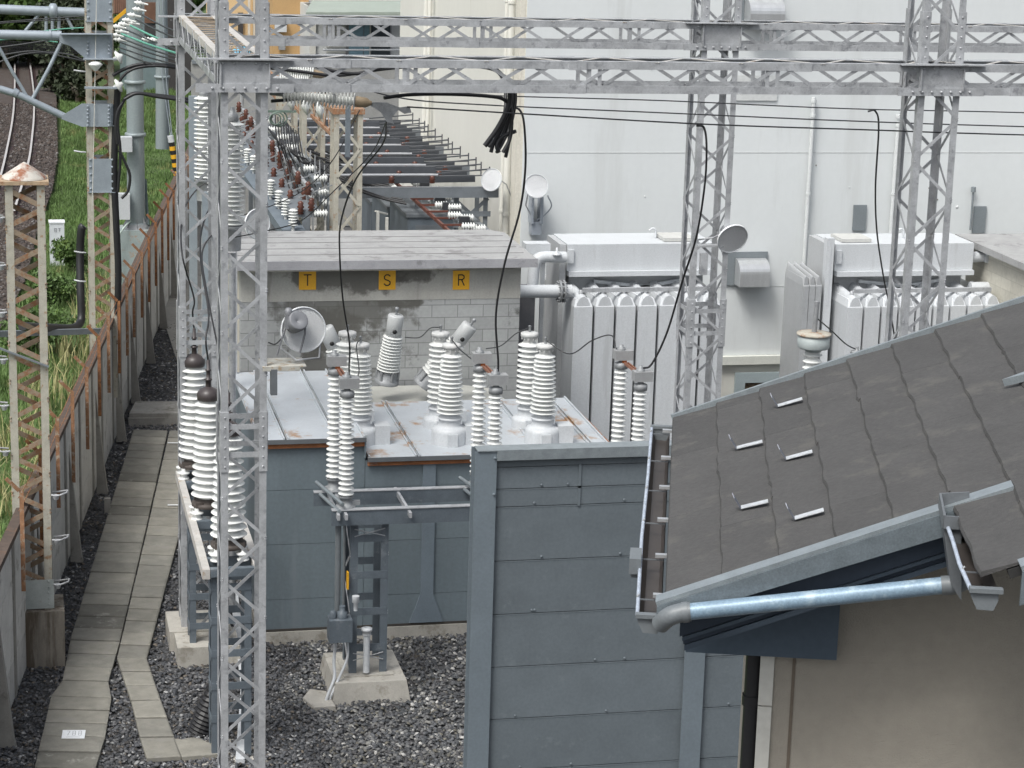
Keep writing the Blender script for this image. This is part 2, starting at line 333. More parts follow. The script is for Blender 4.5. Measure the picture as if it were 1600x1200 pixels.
def stonemat(name, cols, rough=.85):
    m = bpy.data.materials.new(name); m.use_nodes = True; N = m.node_tree.nodes; L = m.node_tree.links; b = N['Principled BSDF']; b.inputs['Roughness'].default_value = rough
    g = N.new('ShaderNodeNewGeometry'); cr = N.new('ShaderNodeValToRGB'); cr.color_ramp.interpolation = 'CONSTANT'
    e = cr.color_ramp.elements; e[0].color = (*cols[0][1], 1); e[0].position = 0; e[1].position = cols[1][0]; e[1].color = (*cols[1][1], 1)
    for p, c in cols[2:]: k = e.new(p); k.color = (*c, 1)
    L.new(g.outputs['Random Per Island'], cr.inputs[0])
    n = N.new('ShaderNodeTexNoise'); n.inputs['Scale'].default_value = 1.2; L.new(g.outputs['Position'], n.inputs['Vector'])
    r = N.new('ShaderNodeMapRange'); r.inputs[1].default_value = .35; r.inputs[2].default_value = .65; r.inputs[3].default_value = .75; r.inputs[4].default_value = 1.2; L.new(n.outputs[0], r.inputs[0])
    vm = N.new('ShaderNodeVectorMath'); vm.operation = 'SCALE'; L.new(cr.outputs[0], vm.inputs[0]); L.new(r.outputs[0], vm.inputs['Scale']); L.new(vm.outputs[0], b.inputs['Base Color'])
    return m
ST1 = stonemat('grey_crushed_stone', [(0,(.055,.058,.065)),(.3,(.085,.088,.096)),(.5,(.11,.11,.115)),(.7,(.055,.052,.05)),(.8,(.16,.16,.165)),(.88,(.14,.12,.10)),(.93,(.30,.30,.30))])
ST2 = stonemat('brown_track_stone', [(0,(.050,.038,.032)),(.3,(.072,.055,.047)),(.6,(.04,.032,.03)),(.8,(.10,.088,.082)),(.93,(.15,.14,.135))])
ST3 = stonemat('mixed_pale_stone', [(0,(.07,.074,.08)),(.25,(.115,.118,.125)),(.5,(.165,.165,.165)),(.68,(.085,.082,.085)),(.8,(.24,.235,.22)),(.9,(.16,.15,.125)),(.95,(.46,.45,.43))])
n = 95000
P = np.stack([rng.uniform(-.6, 7.5, n), rng.uniform(25, 48, n)**1, np.zeros(n)], 1)
P[:,1] = 25+(rng.random(n)**1.35)*26
P[:,2] = rng.uniform(-.03, .012, n)
ok, ix, iy = in_frame(P)
left = (P[:,0] < 4.2+(P[:,1]>33)*1.0)&(P[:,0] > XW(P[:,1])-.05)
right = (P[:,0] < 7.4)&(P[:,1] < 30.2)
pale = (P[:,0] > 3.55+.25*np.sin(P[:,1]*2.2))&(P[:,1] < 30.2)
PR = P[ok&pale]; P = P[ok&left&~pale]
stones('gravel', PR, .017, .038, ST3, label='mixed grey and pale crushed stone in front of the blue-grey enclosure')
stones('gravel', P, .016, .036, ST1, label='dark grey crushed stone spread over the substation yard')
P = np.stack([rng.uniform(-9, 2, 60000), rng.uniform(32, 85, 60000), rng.uniform(1.0, 1.05, 60000)], 1)
ok, ix, iy = in_frame(P)
edge = np.interp(iy, [90, 150, 240, 295, 362, 430, 505, 600, 700], [82, 88, 90, 82, 58, 42, 8, -60, -260])
P = P[ok&(ix < edge)]
stones('track_ballast', P[:26000], .03, .06, ST2, label='brown grey stone ballast around the two rails')

# grass blades
def blades(name, P, h, wd, m, label, lean=.5):
    n = len(P); a = rng.uniform(0, 6.28, n); hh = h*rng.uniform(.5, 1.3, n)
    dx = np.stack([np.cos(a)*wd, np.sin(a)*wd, np.zeros(n)], 1)
    l = rng.uniform(0, 6.28, n); lm = rng.uniform(.05, lean, n)*hh
    mid = P+np.stack([np.cos(l)*lm*.3, np.sin(l)*lm*.3, hh*.6], 1); tip = P+np.stack([np.cos(l)*lm, np.sin(l)*lm, hh], 1)
    W = np.stack([P-dx, P+dx, mid+dx*.8, mid-dx*.8, tip], 1).reshape(-1, 3)
    me = bpy.data.meshes.new(name); me.vertices.add(n*5); me.vertices.foreach_set('co', W.reshape(-1))
    li = (np.array([0,1,2,3,3,2,4])[None]+(np.arange(n)*5)[:, None]).reshape(-1)
    me.loops.add(n*7); me.loops.foreach_set('vertex_index', li); me.polygons.add(n*2)
    st = (np.array([0, 4])[None]+(np.arange(n)*7)[:, None]).reshape(-1)
    me.polygons.foreach_set('loop_start', st); me.polygons.foreach_set('loop_total', np.tile([4,3], n)); me.update(); me.validate(); me.materials.append(m)
    o = bpy.data.objects.new(name, me); COL.objects.link(o); tag(o, label, None, kind='stuff'); return o
n = 260000
P = np.stack([rng.uniform(-7, 8, n), 28+rng.random(n)**.8*62, np.full(n, .88)], 1)
ok, ix, iy = in_frame(P, 30)
edge = np.interp(iy, [90, 150, 240, 295, 362, 430, 505, 600, 700], [82, 88, 90, 82, 58, 42, 8, -60, -260])
wv = np.sin(P[:,0]*2.1+P[:,1]*.9)*np.cos(P[:,1]*1.3-P[:,0])
keep = ok&(P[:,0] < XW(P[:,1])-.2)&(ix > edge+6)
P = P[keep]; h = .10+.13*np.clip(wv[keep]+.5, 0, 1.2)
blades('grass', P, h, .011, BLADE, 'uncut green grass on the railway bank behind the concrete fence')
n = 9000
P = np.stack([rng.uniform(-3, 2.5, n), rng.uniform(28, 50, n), np.full(n, .9)], 1)
ok, ix, iy = in_frame(P, 30); P = P[ok&(P[:,0] < XW(P[:,1])-.25)&(P[:,0] > XW(P[:,1])-1.5)&(np.sin(P[:,1]*1.9) > -.2)]
STRAW = mat('straw_seed_heads', (.33, .31, .15), .8, 0, .3, 2, alt=(.16,.22,.06), alt_amt=.45)
blades('weeds', P, .55, .012, STRAW, 'tall straw coloured weeds growing against the concrete fence', lean=.7)

def leafmass(name, blobs, n, size, m, parent=None, seed=1):
    r = np.random.default_rng(seed); out = []
    tot = sum(b[1].x*b[1].y*b[1].z for b in blobs)
    for c, rad in blobs:
        k = int(n*rad.x*rad.y*rad.z/tot)
        u = r.normal(size=(k, 3)); u /= np.linalg.norm(u, axis=1)[:, None]; u *= (r.random((k, 1))**.45)*(1+.22*np.sin(u[:, :1]*7+u[:, 1:2]*5))
        out.append(u*np.array(rad)+np.array(c))
    P = np.concatenate(out); n = len(P)
    A = r.normal(size=(n, 3)); A /= np.linalg.norm(A, axis=1)[:, None]; B = np.cross(A, r.normal(size=(n, 3))); B /= np.linalg.norm(B, axis=1)[:, None]
    s = size*r.uniform(.6, 1.4, (n, 1))
    W = np.stack([P-A*s, P+B*s*.5, P+A*s, P-B*s*.5], 1)
    base = BASE[parent.name] if parent else V((0,0,0))
    W = W.reshape(-1, 3)-np.array(base)
    me = bpy.data.meshes.new(name); me.vertices.add(n*4); me.vertices.foreach_set('co', W.reshape(-1)); me.loops.add(n*4); me.loops.foreach_set('vertex_index', np.arange(n*4)); me.polygons.add(n)
    me.polygons.foreach_set('loop_start', np.arange(n)*4); me.polygons.foreach_set('loop_total', np.full(n, 4)); me.update(); me.materials.append(m)
    o = bpy.data.objects.new(name, me); COL.objects.link(o)
    if parent: o.parent = parent
    return o
def tree(name, label, cat, base, h, rad, n, leaf=.12, seed=1, group=None, m=LEAF, lo=.38):
    base = V(base); t = thing(name, label, cat, base, group); r = random.Random(seed)
    mb = MB(); top = base+V((r.uniform(-.2, .2), r.uniform(-.2, .2), h*.7))
    mb.tube([base, base.lerp(top, .5)+V((.08, 0, 0)), top], [h*.03, h*.022, h*.01], 7)
    blobs = []
    for k in range(7):
        c = base+V((r.uniform(-1, 1)*rad*.65, r.uniform(-1, 1)*rad*.65, h*r.uniform(lo, .88))); q = rad*r.uniform(.4, .62)
        blobs.append((c, V((q, q, q*.8)))); mb.tube([base.lerp(top, r.uniform(.25, .6)), c], [h*.012, h*.004], 5)
    obj('trunk', mb, mat('tree_bark', (.10, .08, .06), .9, bump=.4), t)
    leafmass('crown', blobs, n, leaf, m, t, seed)
    return t
for i, (x, y, hh, rr, nn, lab) in enumerate([
    (84, 478, .75, .55, 3500, 'dark green bush growing beside the white track box'),
    (116, 430, .8, .45, 3000, 'low green bush between the white track box and the lattice mast'),
    (60, 560, .8, .7, 3500, 'small green bush seen through the cream lattice mast')]):
    b = pz(x, y, .9); tree('bush', lab, 'bush', b, hh, rr, nn, .045, 20+i)
for i, (x, y, hh, rr, lab) in enumerate([
    (8, 96, 4.2, 2.6, 'dark leafy tree behind the far left end of the catenary pipes'),
    (48, 92, 4.6, 2.8, 'leafy tree standing behind the round coupling of the upper pipe'),
    (88, 95, 4.4, 2.6, 'bright topped tree just left of the railway lattice mast'),
    (118, 98, 4.0, 2.4, 'dark tree directly beside the grey plated mast head'),
    (262, 64, 4.6, 2.2, 'green tree showing above the far gantry tower')]):
    b = pz(x, y+14, .9); tree('tree', lab, 'tree', b, hh*1.15, rr, 9000, .16, 40+i, 'trees beyond the railway')
for i, (x, y, hh, rr, lab) in enumerate([
    (-12, 106, 3.0, 1.9, 'dark shrub at the far left under the catenary pipes'),
    (22, 104, 3.1, 1.9, 'dark shrub where the rails vanish, left of centre between the pipes'),
    (56, 104, 3.2, 1.9, 'dark shrub where the rails vanish, under the pipe collar'),
    (100, 150, 4.0, 1.15, 'dark shrub just left of the riveted mast gusset'),
    (122, 160, 4.2, 1.1, 'dark shrub directly behind the riveted mast gusset')]):
    b = pz(x, y, .9); tree('bush', lab, 'bush', b, hh, rr, 7000, .13, 60+i, 'dark shrubs at the end of the track', m=mat('dark_shrub_leaf', (.035,.05,.022), .7, 0, .4, 1.2, alt=(.06,.05,.035), alt_amt=.4, alt_scale=1), lo=.12)
# rails
for i, pts in enumerate([[(-30,370),(0,278),(11,232),(19,190),(22,160),(23,130),(23,92)], [(22,330),(44,255),(50,215),(53,180),(53,150),(51,130),(46,92)]]):
    P = smooth_path([pz(x, y, 1.14) for x, y in pts], 5)
    m = MB()
    for a, b in zip(P[:-1], P[1:]): m.bar(a-V((0,0,.06)), b-V((0,0,.06)), .075, .12); m.bar(a+V((.09,0,-.105)), b+V((.09,0,-.105)), .16, .012); m.bar(a-V((0,0,.115)), b-V((0,0,.115)), .15, .02)  # the flat offset bar is a dark strip drawn as the rail's shadow
    r = thing('rail', ['rusty sided rail curving past the far left edge', 'rusty sided rail nearest the grass verge'][i], 'rail', P[0]-V((0,0,.1)), 'railway rails')
    obj('web_and_shade_strip', m, RAILM, r); m = MB()
    for a, b in zip(P[:-1], P[1:]): m.bar(a+V((0,0,.012)), b+V((0,0,.012)), .06, .014)
    obj('rail_head', m, RAILT, r)

# ================================================================== concrete fence with rusty angle posts
fw = thing('concrete_fence', 'long grey concrete panel fence with rusty bent angle irons beside the gravel', 'fence', (XW(28), 28, 0))
PY = [24.7, 26.5, 28.3, 30.1, 31.9, 33.69, 35.58, 37.39, 38.88, 40.71, 42.22, 43.6, 45.33, 47.0, 48.7, 50.4, 52.1, 53.8, 55.5, 57.2, 58.9, 60.6, 62.3, 64.0]
def W3(Y, off, z): return V((XW(Y), Y, z))+WN*off
for i, Y in enumerate(PY):
    zt = ZT(Y)-.05
    m = MB(); m.bar(W3(Y, -.05, 0), W3(Y, -.05, zt), .13, .17, WD); obj('post', m, CONCP, fw)
    if i < len(PY)-1:
        Y2 = PY[i+1]
        for k in range(4):
            z0 = zt*k/4; z1 = zt*(k+1)/4-.012
            m = MB(); a = W3(Y+.08, -.03, (z0+z1)/2); b = W3(Y2-.08, -.03, (z0+z1)/2); m.bar(a, b, .06, z1-z0); obj('panel', m, CONCW, fw)
    if i % 2 == 1:
        m = MB(); m.prism([W3(Y+.09, .05, 1.75), W3(Y+.09, .05, 0), W3(Y+.09, .24, 0), W3(Y+.09, .22, .1)], WD*.1); obj('buttress', m, CONCP, fw)
m = MB()
for a, b in zip(PY[:-1], PY[1:]): m.bar(W3(a, -.03, ZT(a)-.02), W3(b, -.03, ZT(b)-.02), .14, .08)
obj('coping', m, mat('brown_coping', (.085, .062, .05), .85, 0, .25, 8, alt=(.14, .08, .05), alt_amt=.35), fw)
for i, Y in enumerate(PY[2:]):
    r = random.Random(i); z0 = 1.35 + r.uniform(-.1, .1); z1 = 2.72+r.uniform(-.08, .08)
    m = MB(); b = W3(Y+.02, .10, z0); t = W3(Y+.02, .10, z1)
    m.ang(b, t, .055, .008, WN, WD); tip = t+V((-.16, 0, .17)); m.bar(t, tip, .05, .012, WD)
    o = obj('angle_iron', m, RUSTL if r.random() < .6 else RUSTM, fw)
m = MB()
for k in range(2):
    for a, b in zip(PY[2:-1], PY[3:]):
        P = catenary(W3(a, .09, 2.5+k*.17), W3(b, .09, 2.5+k*.17), .03, 4); m.tube(P, .006, 4, False)
obj('wire', m, RUSTM, fw)

# ================================================================== cable troughs
def trough(name, label, left, right, th=.05, mats=(LID, LID2, LID3), sp=.5, zt=.06):
    """covers between two matched pixel polylines on the ground"""
    L_ = [pz(x, y, zt) for x, y in left]; R_ = [pz(x, y, zt) for x, y in right]
    t = thing(name, label, 'cable trough', (L_[0]+R_[0])/2-V((0,0,zt)))
    r = random.Random(5)
    for a, b, c, d in zip(L_[:-1], L_[1:], R_[:-1], R_[1:]):
        n = max(1, round(((b+d)/2-(a+c)/2).length/sp))
        for k in range(n):
            p = [a.lerp(b, (k+.03)/n), a.lerp(b, (k+.965)/n), c.lerp(d, (k+.965)/n), c.lerp(d, (k+.03)/n)]
            dz = V((0,0,r.uniform(-.006, .006))); top = [q+dz+V((0,0,r.uniform(-.003,.003))) for q in p]
            ce = sum(top, V((0,0,0)))/4; ins = [q.lerp(ce, .10)+V((0,0,.010)) for q in top]
            m = MB(); m.add([q-V((0,0,th)) for q in top]+top+ins, [(0,1,5,4),(1,2,6,5),(2,3,7,6),(3,0,4,7),(4,5,9,8),(5,6,10,9),(6,7,11,10),(7,4,8,11),(8,9,10,11)])
            obj('cover_slab', m, r.choice(mats), t)
    return t
trough('cable_trough', 'wide cable trough of worn concrete covers running along the fence, widening at its near end',
    [(209,671),(160,832),(110,1000),(98,1063),(80,1088),(66,1150),(48,1225)], [(262,673),(226,834),(187,1002),(169,1065),(174,1091),(164,1152),(140,1227)], mats=(LID, LID, LID2, LID3))
trough('cable_trough', 'narrower pale concrete cable trough that bends towards the black corrugated hose',
    [(265,673),(228,836),(183,1028),(205,1095),(219,1152),(230,1186)], [(313,674),(279,838),(229,1029),(251,1094),(272,1151),(283,1183)], mats=(LID2, LID2, LID))
m = MB(); a = pz(284, 1183, .055); b = pz(273, 1154, .055); c = pz(345, 1162, .055); d = pz(345, 1178, .055)
m.prism([b, a, d, c], V((0,0,-.05))); m.lathe([(.0,.06),(.16,.05),(.2,.02),(.22,-.03)], pz(300, 1166, 0), n=12)
tag(obj('concrete_pad', m, LID2), 'small pale concrete pad where the black corrugated hose enters the ground', 'concrete pad')
pts = smooth_path([py(306, 1164, 26.75), py(313, 1146, 26.75), py(323, 1120, 26.75), py(333, 1088, 26.75), py(338, 1045, 26.75)], 9)
m = MB(); m.tube(pts, [(.15 if i % 2 else .175)*(1-.75*max(0, i/len(pts)-.6)/.4) for i in range(len(pts))], 16, smooth=False)
tag(obj('corrugated_hose', m, RUBBER), 'black corrugated hose rising from the small concrete pad', 'hose')
# concrete step slab across the strip
m = MB(); a, b, c, d = pz(202, 646, .22), pz(330, 646, .22), pz(330, 627, .22), pz(212, 627, .22)
m.prism([a, b, c, d], V((0,0,-.26))); m.box(a.x-.02, b.x+.02, a.y-.08, a.y+.02, -.04, .14)
tag(obj('concrete_step', m, CONC), 'low grey concrete slab lying across the far end of the cable troughs', 'slab')
# number plate on the trough
m = MB(); q = [pz(96,1154,.078), pz(132,1154,.078), pz(134,1141,.078), pz(98,1141,.078)]; m.prism(q, V((0,0,.004)))
np_ = thing('number_plate', 'small white plate with three characters fixed on the wide trough cover', 'plate', q[0]); obj('plate', m, WHITEP, np_)
ux = (q[1]-q[0]); uy = (q[3]-q[0])
def strokes(o, segs, col, par, name='letter', w=.006):
    m = MB()
    for (x0, y0, x1, y1) in segs:
        a = q[0]+ux*(o+x0)+uy*y0+V((0,0,.006)); b = q[0]+ux*(o+x1)+uy*y1+V((0,0,.006)); m.bar(a, b, w, .002)
    obj(name, m, col, par)
GREYT = mat('faded_lettering', (.30, .31, .34), .6)
strokes(.2, [(0,.85,.13,.85),(.13,.85,.05,.35)], GREYT, np_)
for o in (.46, .72): strokes(o, [(0,.85,.12,.85),(0,.6,.12,.6),(0,.35,.12,.35),(.0,.85,0,.35),(.12,.85,.12,.35)], GREYT, np_)
strokes(.18, [(0,.14,.62,.14)], GREYT, np_, 'small_text', .003)
# white surveying pegs
for i, (x0, y0, x1, y1) in enumerate([(262,692,282,692),(262,789,282,789)]):
    m = MB(); m.tube([pz(x0, y0, .1), pz(x1, y1, .1)], .012, 6)
    tag(obj('white_rod', m, WHITEP), ['thin white rod lying across the pale trough near its far end','thin white rod lying across the middle of the pale trough'][i], 'rod')
m = MB(); a = pz(168, 800, 0); m.obox(a+V((0,0,.1)), (.05,0,0), (0,.05,0), (0,0,.14))
tag(obj('marker_stub', m, CONC), 'short concrete marker stub standing in the gravel beside the wide trough', 'marker')
# ================================================================== lattice gantries
YN, YF = 24.4, 30.1          # centre lines of the near and far gantry
TW = .50                     # tower width
def zigzag(m, a0, a1, b0, b1, n, w, t, nrm, start=0):
    """flat-bar lacing between line a (a0-a1) and line b (b0-b1)"""
    a0, a1, b0, b1 = V(a0), V(a1), V(b0), V(b1)
    for k in range(n):
        t0, t1 = k/n, (k+1)/n
        p = (a0.lerp(a1, t0), b0.lerp(b1, t1)) if (k+start) % 2 == 0 else (b0.lerp(b1, t0), a0.lerp(a1, t1))
        m.bar(p[0], p[1], t, w, nrm) if False else m.obox((p[0]+p[1])/2, (p[1]-p[0])/2, (p[1]-p[0]).cross(V(nrm)).normalized()*w/2, V(nrm).normalized()*t/2)
def bolts(m, pts, r=.011, h=.012, ax=(0,-1,0)):
    for p in pts: m.lathe([(r, 0), (r, h*.6), (r*.5, h)], p, ax, 6, False)
def tower(label, xc, yc, z1, w=TW, wt=None, pitch=.47, group=None, name='lattice_tower', mleg=GALV, mbr=GALV, lw=.078, z0=0., foot=True, brw=.036, caps=None):
    wt = wt or w; t = thing(name, label, 'tower', (xc, yc, z0), group)
    C4 = [(-1,-1),(1,-1),(1,1),(-1,1)]
    P = lambda c, z, k=1.0: V((xc+c[0]*(w+(wt-w)*(z-z0)/(z1-z0))/2*k, yc+c[1]*(w+(wt-w)*(z-z0)/(z1-z0))/2*k, z))
    for c in C4:
        m = MB(); m.ang(P(c, z0), P(c, z1), lw, .010, (-c[0],0,0), (0,-c[1],0))
        for zz in (4.45, 8.9):                     # bolted splice plates
            if z0 < zz-.4 and zz+.3 < z1:
                q = P(c, zz); m.obox(q+V((-c[0]*.04, c[1]*.008, 0)), (.045,0,0), (0,.006,0), (0,0,.34))
                m.obox(q+V((c[0]*.008, -c[1]*.04, 0)), (.006,0,0), (0,.045,0), (0,0,.34))
                bolts(m, [q+V((-c[0]*.04, c[1]*.014, dz)) for dz in (-.28,-.17,-.06,.06,.17,.28)], ax=(0,c[1],0))
        obj('leg', m, mleg, t)
    n = max(2, round((z1-z0)/pitch))
    for i in range(4):
        a, b = C4[i], C4[(i+1)%4]; nr = V((a[0]+b[0], a[1]+b[1], 0))/2; off = nr*(-.012)
        m = MB(); zigzag(m, P(a, z0+.05)+off, P(a, z1)+off, P(b, z0+.05)+off, P(b, z1)+off, n, brw, .007, nr, i % 2)
        for zz in (4.3, 4.62):
            if z0 < zz < z1-.3: m.obox((P(a,zz)+P(b,zz))/2+off, (P(b,zz)-P(a,zz))/2, (0,0,.03), nr*.004)
        obj('lacing', m, mbr, t)
    if foot and z0 < .3 and yc > 26:
        m = MB(); m.box(xc-w*.85, xc+w*.85, yc-w*.85, yc+w*.85, -.05, .28); obj('footing', m, CONCL, t)
    return t
def truss(label, p0, p1, zt, zb, dep, half, mm=GALV, gus=(), group='overhead lattice beams', name='lattice_beam'):
    """horizontal lattice beam from p0 to p1 (x, y of the front face), depth dep behind it"""
    p0 = V((*p0, 0)); p1 = V((*p1, 0)); d = (p1-p0).normalized(); nb = V((-d.y, d.x, 0))*dep; nf = -nb.normalized()
    t = thing(name, label, 'beam', p0+V((0,0,zb)), group); U = V((0,0,1)); L = (p1-p0).length; n = round(L/half)
    for (o, iy) in ((V((0,0,0)), 1), (nb, -1)):
        for z, iz in ((zt, -1), (zb, 1)):
            m = MB(); a = p0+o+U*z; b = p1+o+U*z; m.ang(a, b, .085, .010, U*iz, -nf*iy)
            k = 1.3
            while k < L:                                   # splice plates
                c = p0+o+d*k+U*(z+iz*.045)+nf*iy*.006; m.obox(c, d*.10, U*.048, nf*.006)
                k += 2.6
            obj('chord', m, mm, t)
        m = MB(); off = -nf*iy*.012
        zigzag(m, p0+o+off+U*(zb+.03), p1+o+off+U*(zb+.03), p0+o+off+U*(zt-.03), p1+o+off+U*(zt-.03), n, .038, .007, nf, 0 if iy > 0 else 1)
        k = 2.05
        while k < L:
            for s in (-.06, .06): m.obox(p0+o+off*1.6+d*(k+s)+U*(zb+zt)/2, U*(zt-zb)/2, d*.022, nf*.003)
            k += 2.05
        obj('lacing', m, mm, t)
    for z, nm in ((zt-.006, 'top_lacing'), (zb+.004, 'bottom_lacing')):
        m = MB(); zigzag(m, p0+U*z, p1+U*z, p0+nb+U*z, p1+nb+U*z, n, .045, .006, U, 0); obj(nm, m, GALVR if nm[0] == 't' else mm, t)
    for xg, wd in gus:                                      # plated node at a tower
        m = MB(); c = p0+d*xg+nf*.016+U*(zb+zt)/2
        m.obox(c, d*wd/2, U*((zt-zb)/2-.03), nf*.005)
        for s in (-1, 1): m.obox(c+d*s*(wd/2-.012)+nf*.02, d*.008, U*((zt-zb)/2-.05), nf*.02); m.obox(c+nb+d*s*(wd/2), d*.008, U*((zt-zb)/2-.05), nf*.02)
        m.obox(c+nb-nf*.032, d*wd/2, U*((zt-zb)/2-.03), nf*.005)
        m.obox(c+U*((zt-zb)/2+.0)+nf*.03, d*(wd/2+.24), U*.008, nf*.05)
        m.obox(c-U*((zt-zb)/2-.04)+nf*.012, d*(wd/2+.25), U*.045, nf*.006)
        bolts(m, [c+d*s*.115+nf*.018-U*((zt-zb)/2-.04) for s in range(-3, 4)], .015, .02, nf)
        bolts(m, [c+d*s*.115+nf*.02+U*((zt-zb)/2-.045) for s in range(-3, 4)], .013, .018, nf)
        obj('node_plate', m, GALV, t)
    return t
xn1 = py(382, 110, YN-TW/2).x; xf1 = py(309, 40, YF-TW/2).x; xn2 = py(1469, 127, YN-TW/2).x; xf2 = py(1126, 57, YF-TW/2).x
tower('galvanised lattice tower nearest the camera, carrying the near end of the short rusty cross beam', xn1, YN, 9.9, group='gantry towers')
tower('galvanised lattice tower at the far end of the short rusty cross beam', xf1, YF, 9.9, group='gantry towers')
tower('galvanised lattice tower rising behind the dark shingled roof of the house', xn2, YN, 9.9, group='gantry towers')
tower('galvanised lattice tower with a round floodlight in front of the first radiator bank', xf2, YF, 9.9, w=.53, group='gantry towers')
yfn = YN-TW/2-.02; yff = YF-TW/2-.02
znt = py(460, 88, yfn).z; znb = py(460, 147, yfn).z; zft = py(460, 27, yff).z; zfb = py(460, 68, yff).z
znt = py(900, 96, yfn).z; znb = py(900, 146, yfn).z+.0; zft = py(900, 33, yff).z; zfb = py(900, 76, yff).z
x0 = xn1-TW/2-.02
truss('near overhead lattice beam with rust flecks running right from the nearest tower', (x0, yfn), (x0+12.5, yfn), znt, znb, TW+.04, .475, gus=((.27, .54), (xn2-x0, .54)))
x0f = xf1-TW/2-.02
truss('far overhead lattice beam crossing behind and above the near one', (x0f, yff), (x0f+15.5, yff), zft, zfb, TW+.04, .5, gus=((.27, .54), (xf2-x0f, .56)))
# depth beam between the two left towers, with rusty battens
t = thing('cross_beam', 'short lattice cross beam with rusty slats joining the two left gantry towers', 'beam', (xn1, YN+.3, znb))
ya, yb = YN+TW/2+.02, YF-TW/2-.04
for sx in (-1, 1):
    xa = xn1+sx*TW/2; xb = xf1+sx*TW/2
    for z, iz in ((znt, -1), (znb, 1)):
        m = MB(); m.ang((xa, ya, z), (xb, yb, z), .085, .01, (0,0,iz), (-sx,0,0)); obj('chord', m, GALVR if z == znt else GALV, t)
    m = MB(); zigzag(m, (xa, ya, znb+.02), (xb, yb, znb+.02), (xa, ya, znt-.03), (xb, yb, znt-.03), 12, .05, .007, (sx,0,0)); obj('lacing', m, GALV, t)
m = MB()
for k in range(17):
    f = (k+.5)/17; y = ya+(yb-ya)*f; x = xn1+(xf1-xn1)*f; a = (.18 if k % 2 else -.05)
    m.obox((x, y, znt-.012), (TW/2-.01, a*.5, 0), (0, .035, 0), (0,0,.004))
obj('batten', m, mat('rusty_batten', (.36, .28, .20), .8, 0, .25, 8, alt=(.45,.43,.40), alt_amt=.4, alt_scale=6), t)
m = MB()
for k in range(12):
    f = (k+.5)/12; y = ya+(yb-ya)*f; x = xn1+(xf1-xn1)*f; m.obox((x, y, znb+.01), (TW/2-.01, .08*(-1)**k, 0), (0, .03, 0), (0,0,.004))
obj('bottom_batten', m, GALV, t)

# ================================================================== arresters on their frame (front left)
xa = 2.50
YA0, YA1 = 26.15, 29.95; ZA = 2.44; wA = .62
fr = thing('arrester_frame', 'grey steel frame of channels and ladder posts carrying the tall white arresters', 'frame', (xa, 27, 0))
for sx in (-1, 1):
    m = MB(); m.bar((xa+sx*wA/2, YA0-.35, ZA-.06), (xa+sx*wA/2, YA1+.2, ZA-.06), .09, .12); obj('side_channel', m, GALVR, fr)
for y in (YA0-.3, YA0+.1, (YA0+YA1)/2-.25, (YA0+YA1)/2+.3, YA1-.35, YA1+.15):
    m = MB(); m.bar((xa-wA/2+.05, y, ZA-.05), (xa+wA/2-.05, y, ZA-.05), .09, .10); obj('cross_channel', m, DKST, fr)
for y in (YA0-.05, YA1-.5):
    for sx in (-1, 1):
        for dy in (-.2, .2):
            m = MB(); m.ang((xa+sx*(wA/2-.07), y+dy, .2 if y > 27 else 0), (xa+sx*(wA/2-.07), y+dy, ZA-.12), .085, .012, (-sx,0,0), (0,-dy,0)); obj('post', m, DKST, fr)
        for k in range(5): m = MB(); m.obox((xa+sx*(wA/2-.07), y, .45+k*.42), (.006,0,0), (0,.2,0), (0,0,.045)); obj('side_rung', m, DKST, fr)
    for k in range(5):
        for dy in (-.2, .2): m = MB(); m.obox((xa, y+dy, .5+k*.42), (wA/2-.07,0,0), (0,.008,0), (0,0,.045)); obj('rung', m, DKST, fr)
    m = MB(); zigzag(m, (xa-.2, y, .3), (xa-.2, y, ZA-.2), (xa+.2, y, .3), (xa+.2, y, ZA-.2), 4, .03, .006, (0,1,0)); obj('brace', m, GALV, fr)
    m = MB(); m.box(xa-.42, xa+.42, y-.38, y+.38, -.05, .26 if y > 27 else -.01); obj('footing', m, CONCL, fr)
AT = []
def arrester(label, base, h, n=14, rc=.10, rs=.172, rb=None, rsb=None):
    t = thing('surge_arrester', label, 'arrester', base, 'tall white surge arresters'); b = V(base)
    m = MB()
    for dx, dy in ((-1,-1),(1,-1),(1,1),(-1,1)): m = MB(); m.lathe([(.075,0),(.075,.015),(.05,.02),(.05,.06),(.085,.07),(.085,.09),(.03,.1),(.03,.14)], b+V((dx*.16, dy*.14, 0)), n=12); obj('mount_insulator', m, PORC, t)
    m = MB(); m.lathe([(.21,0),(.22,.02),(.22,.05),(.17,.06),(.15,.12)], b+V((0,0,.13)), n=18)
    for k in range(4): m.obox(b+V((.18*math.cos(k*1.57+.78), .16*math.sin(k*1.57+.78), .17)), (.05,0,0), (0,.05,0), (0,0,.045))
    obj('base_casting', m, mat('brown_casting', (.075, .062, .055), .7, .1, .3, 14, alt=(.25,.24,.22), alt_amt=.2), t)
    m = MB(); m.lathe(sheds(n, h, rc+.055, rs+.055, .25, rc, rs), b, n=28); obj('porcelain', m, PORC, t)
    z = .25+h
    m = MB(); m.lathe([(.10,0),(.14,.01),(.145,.06),(.14,.10),(.11,.14),(.05,.175),(.0,.19)], b+V((0,0,z)), n=22); cp_ = obj('cap', m, CAPM, t)
    AT.append(b+V((0,0,z+.5))); m = MB(); m.lathe([(.035,0),(.035,.08),(.05,.085),(.05,.10),(.026,.11),(.026,.2),(.04,.21),(.04,.22),(.022,.23),(.022,.34),(0,.36)], b+V((0,0,z+.18)), n=10); obj('terminal', m, CAPM, cp_)
    return t
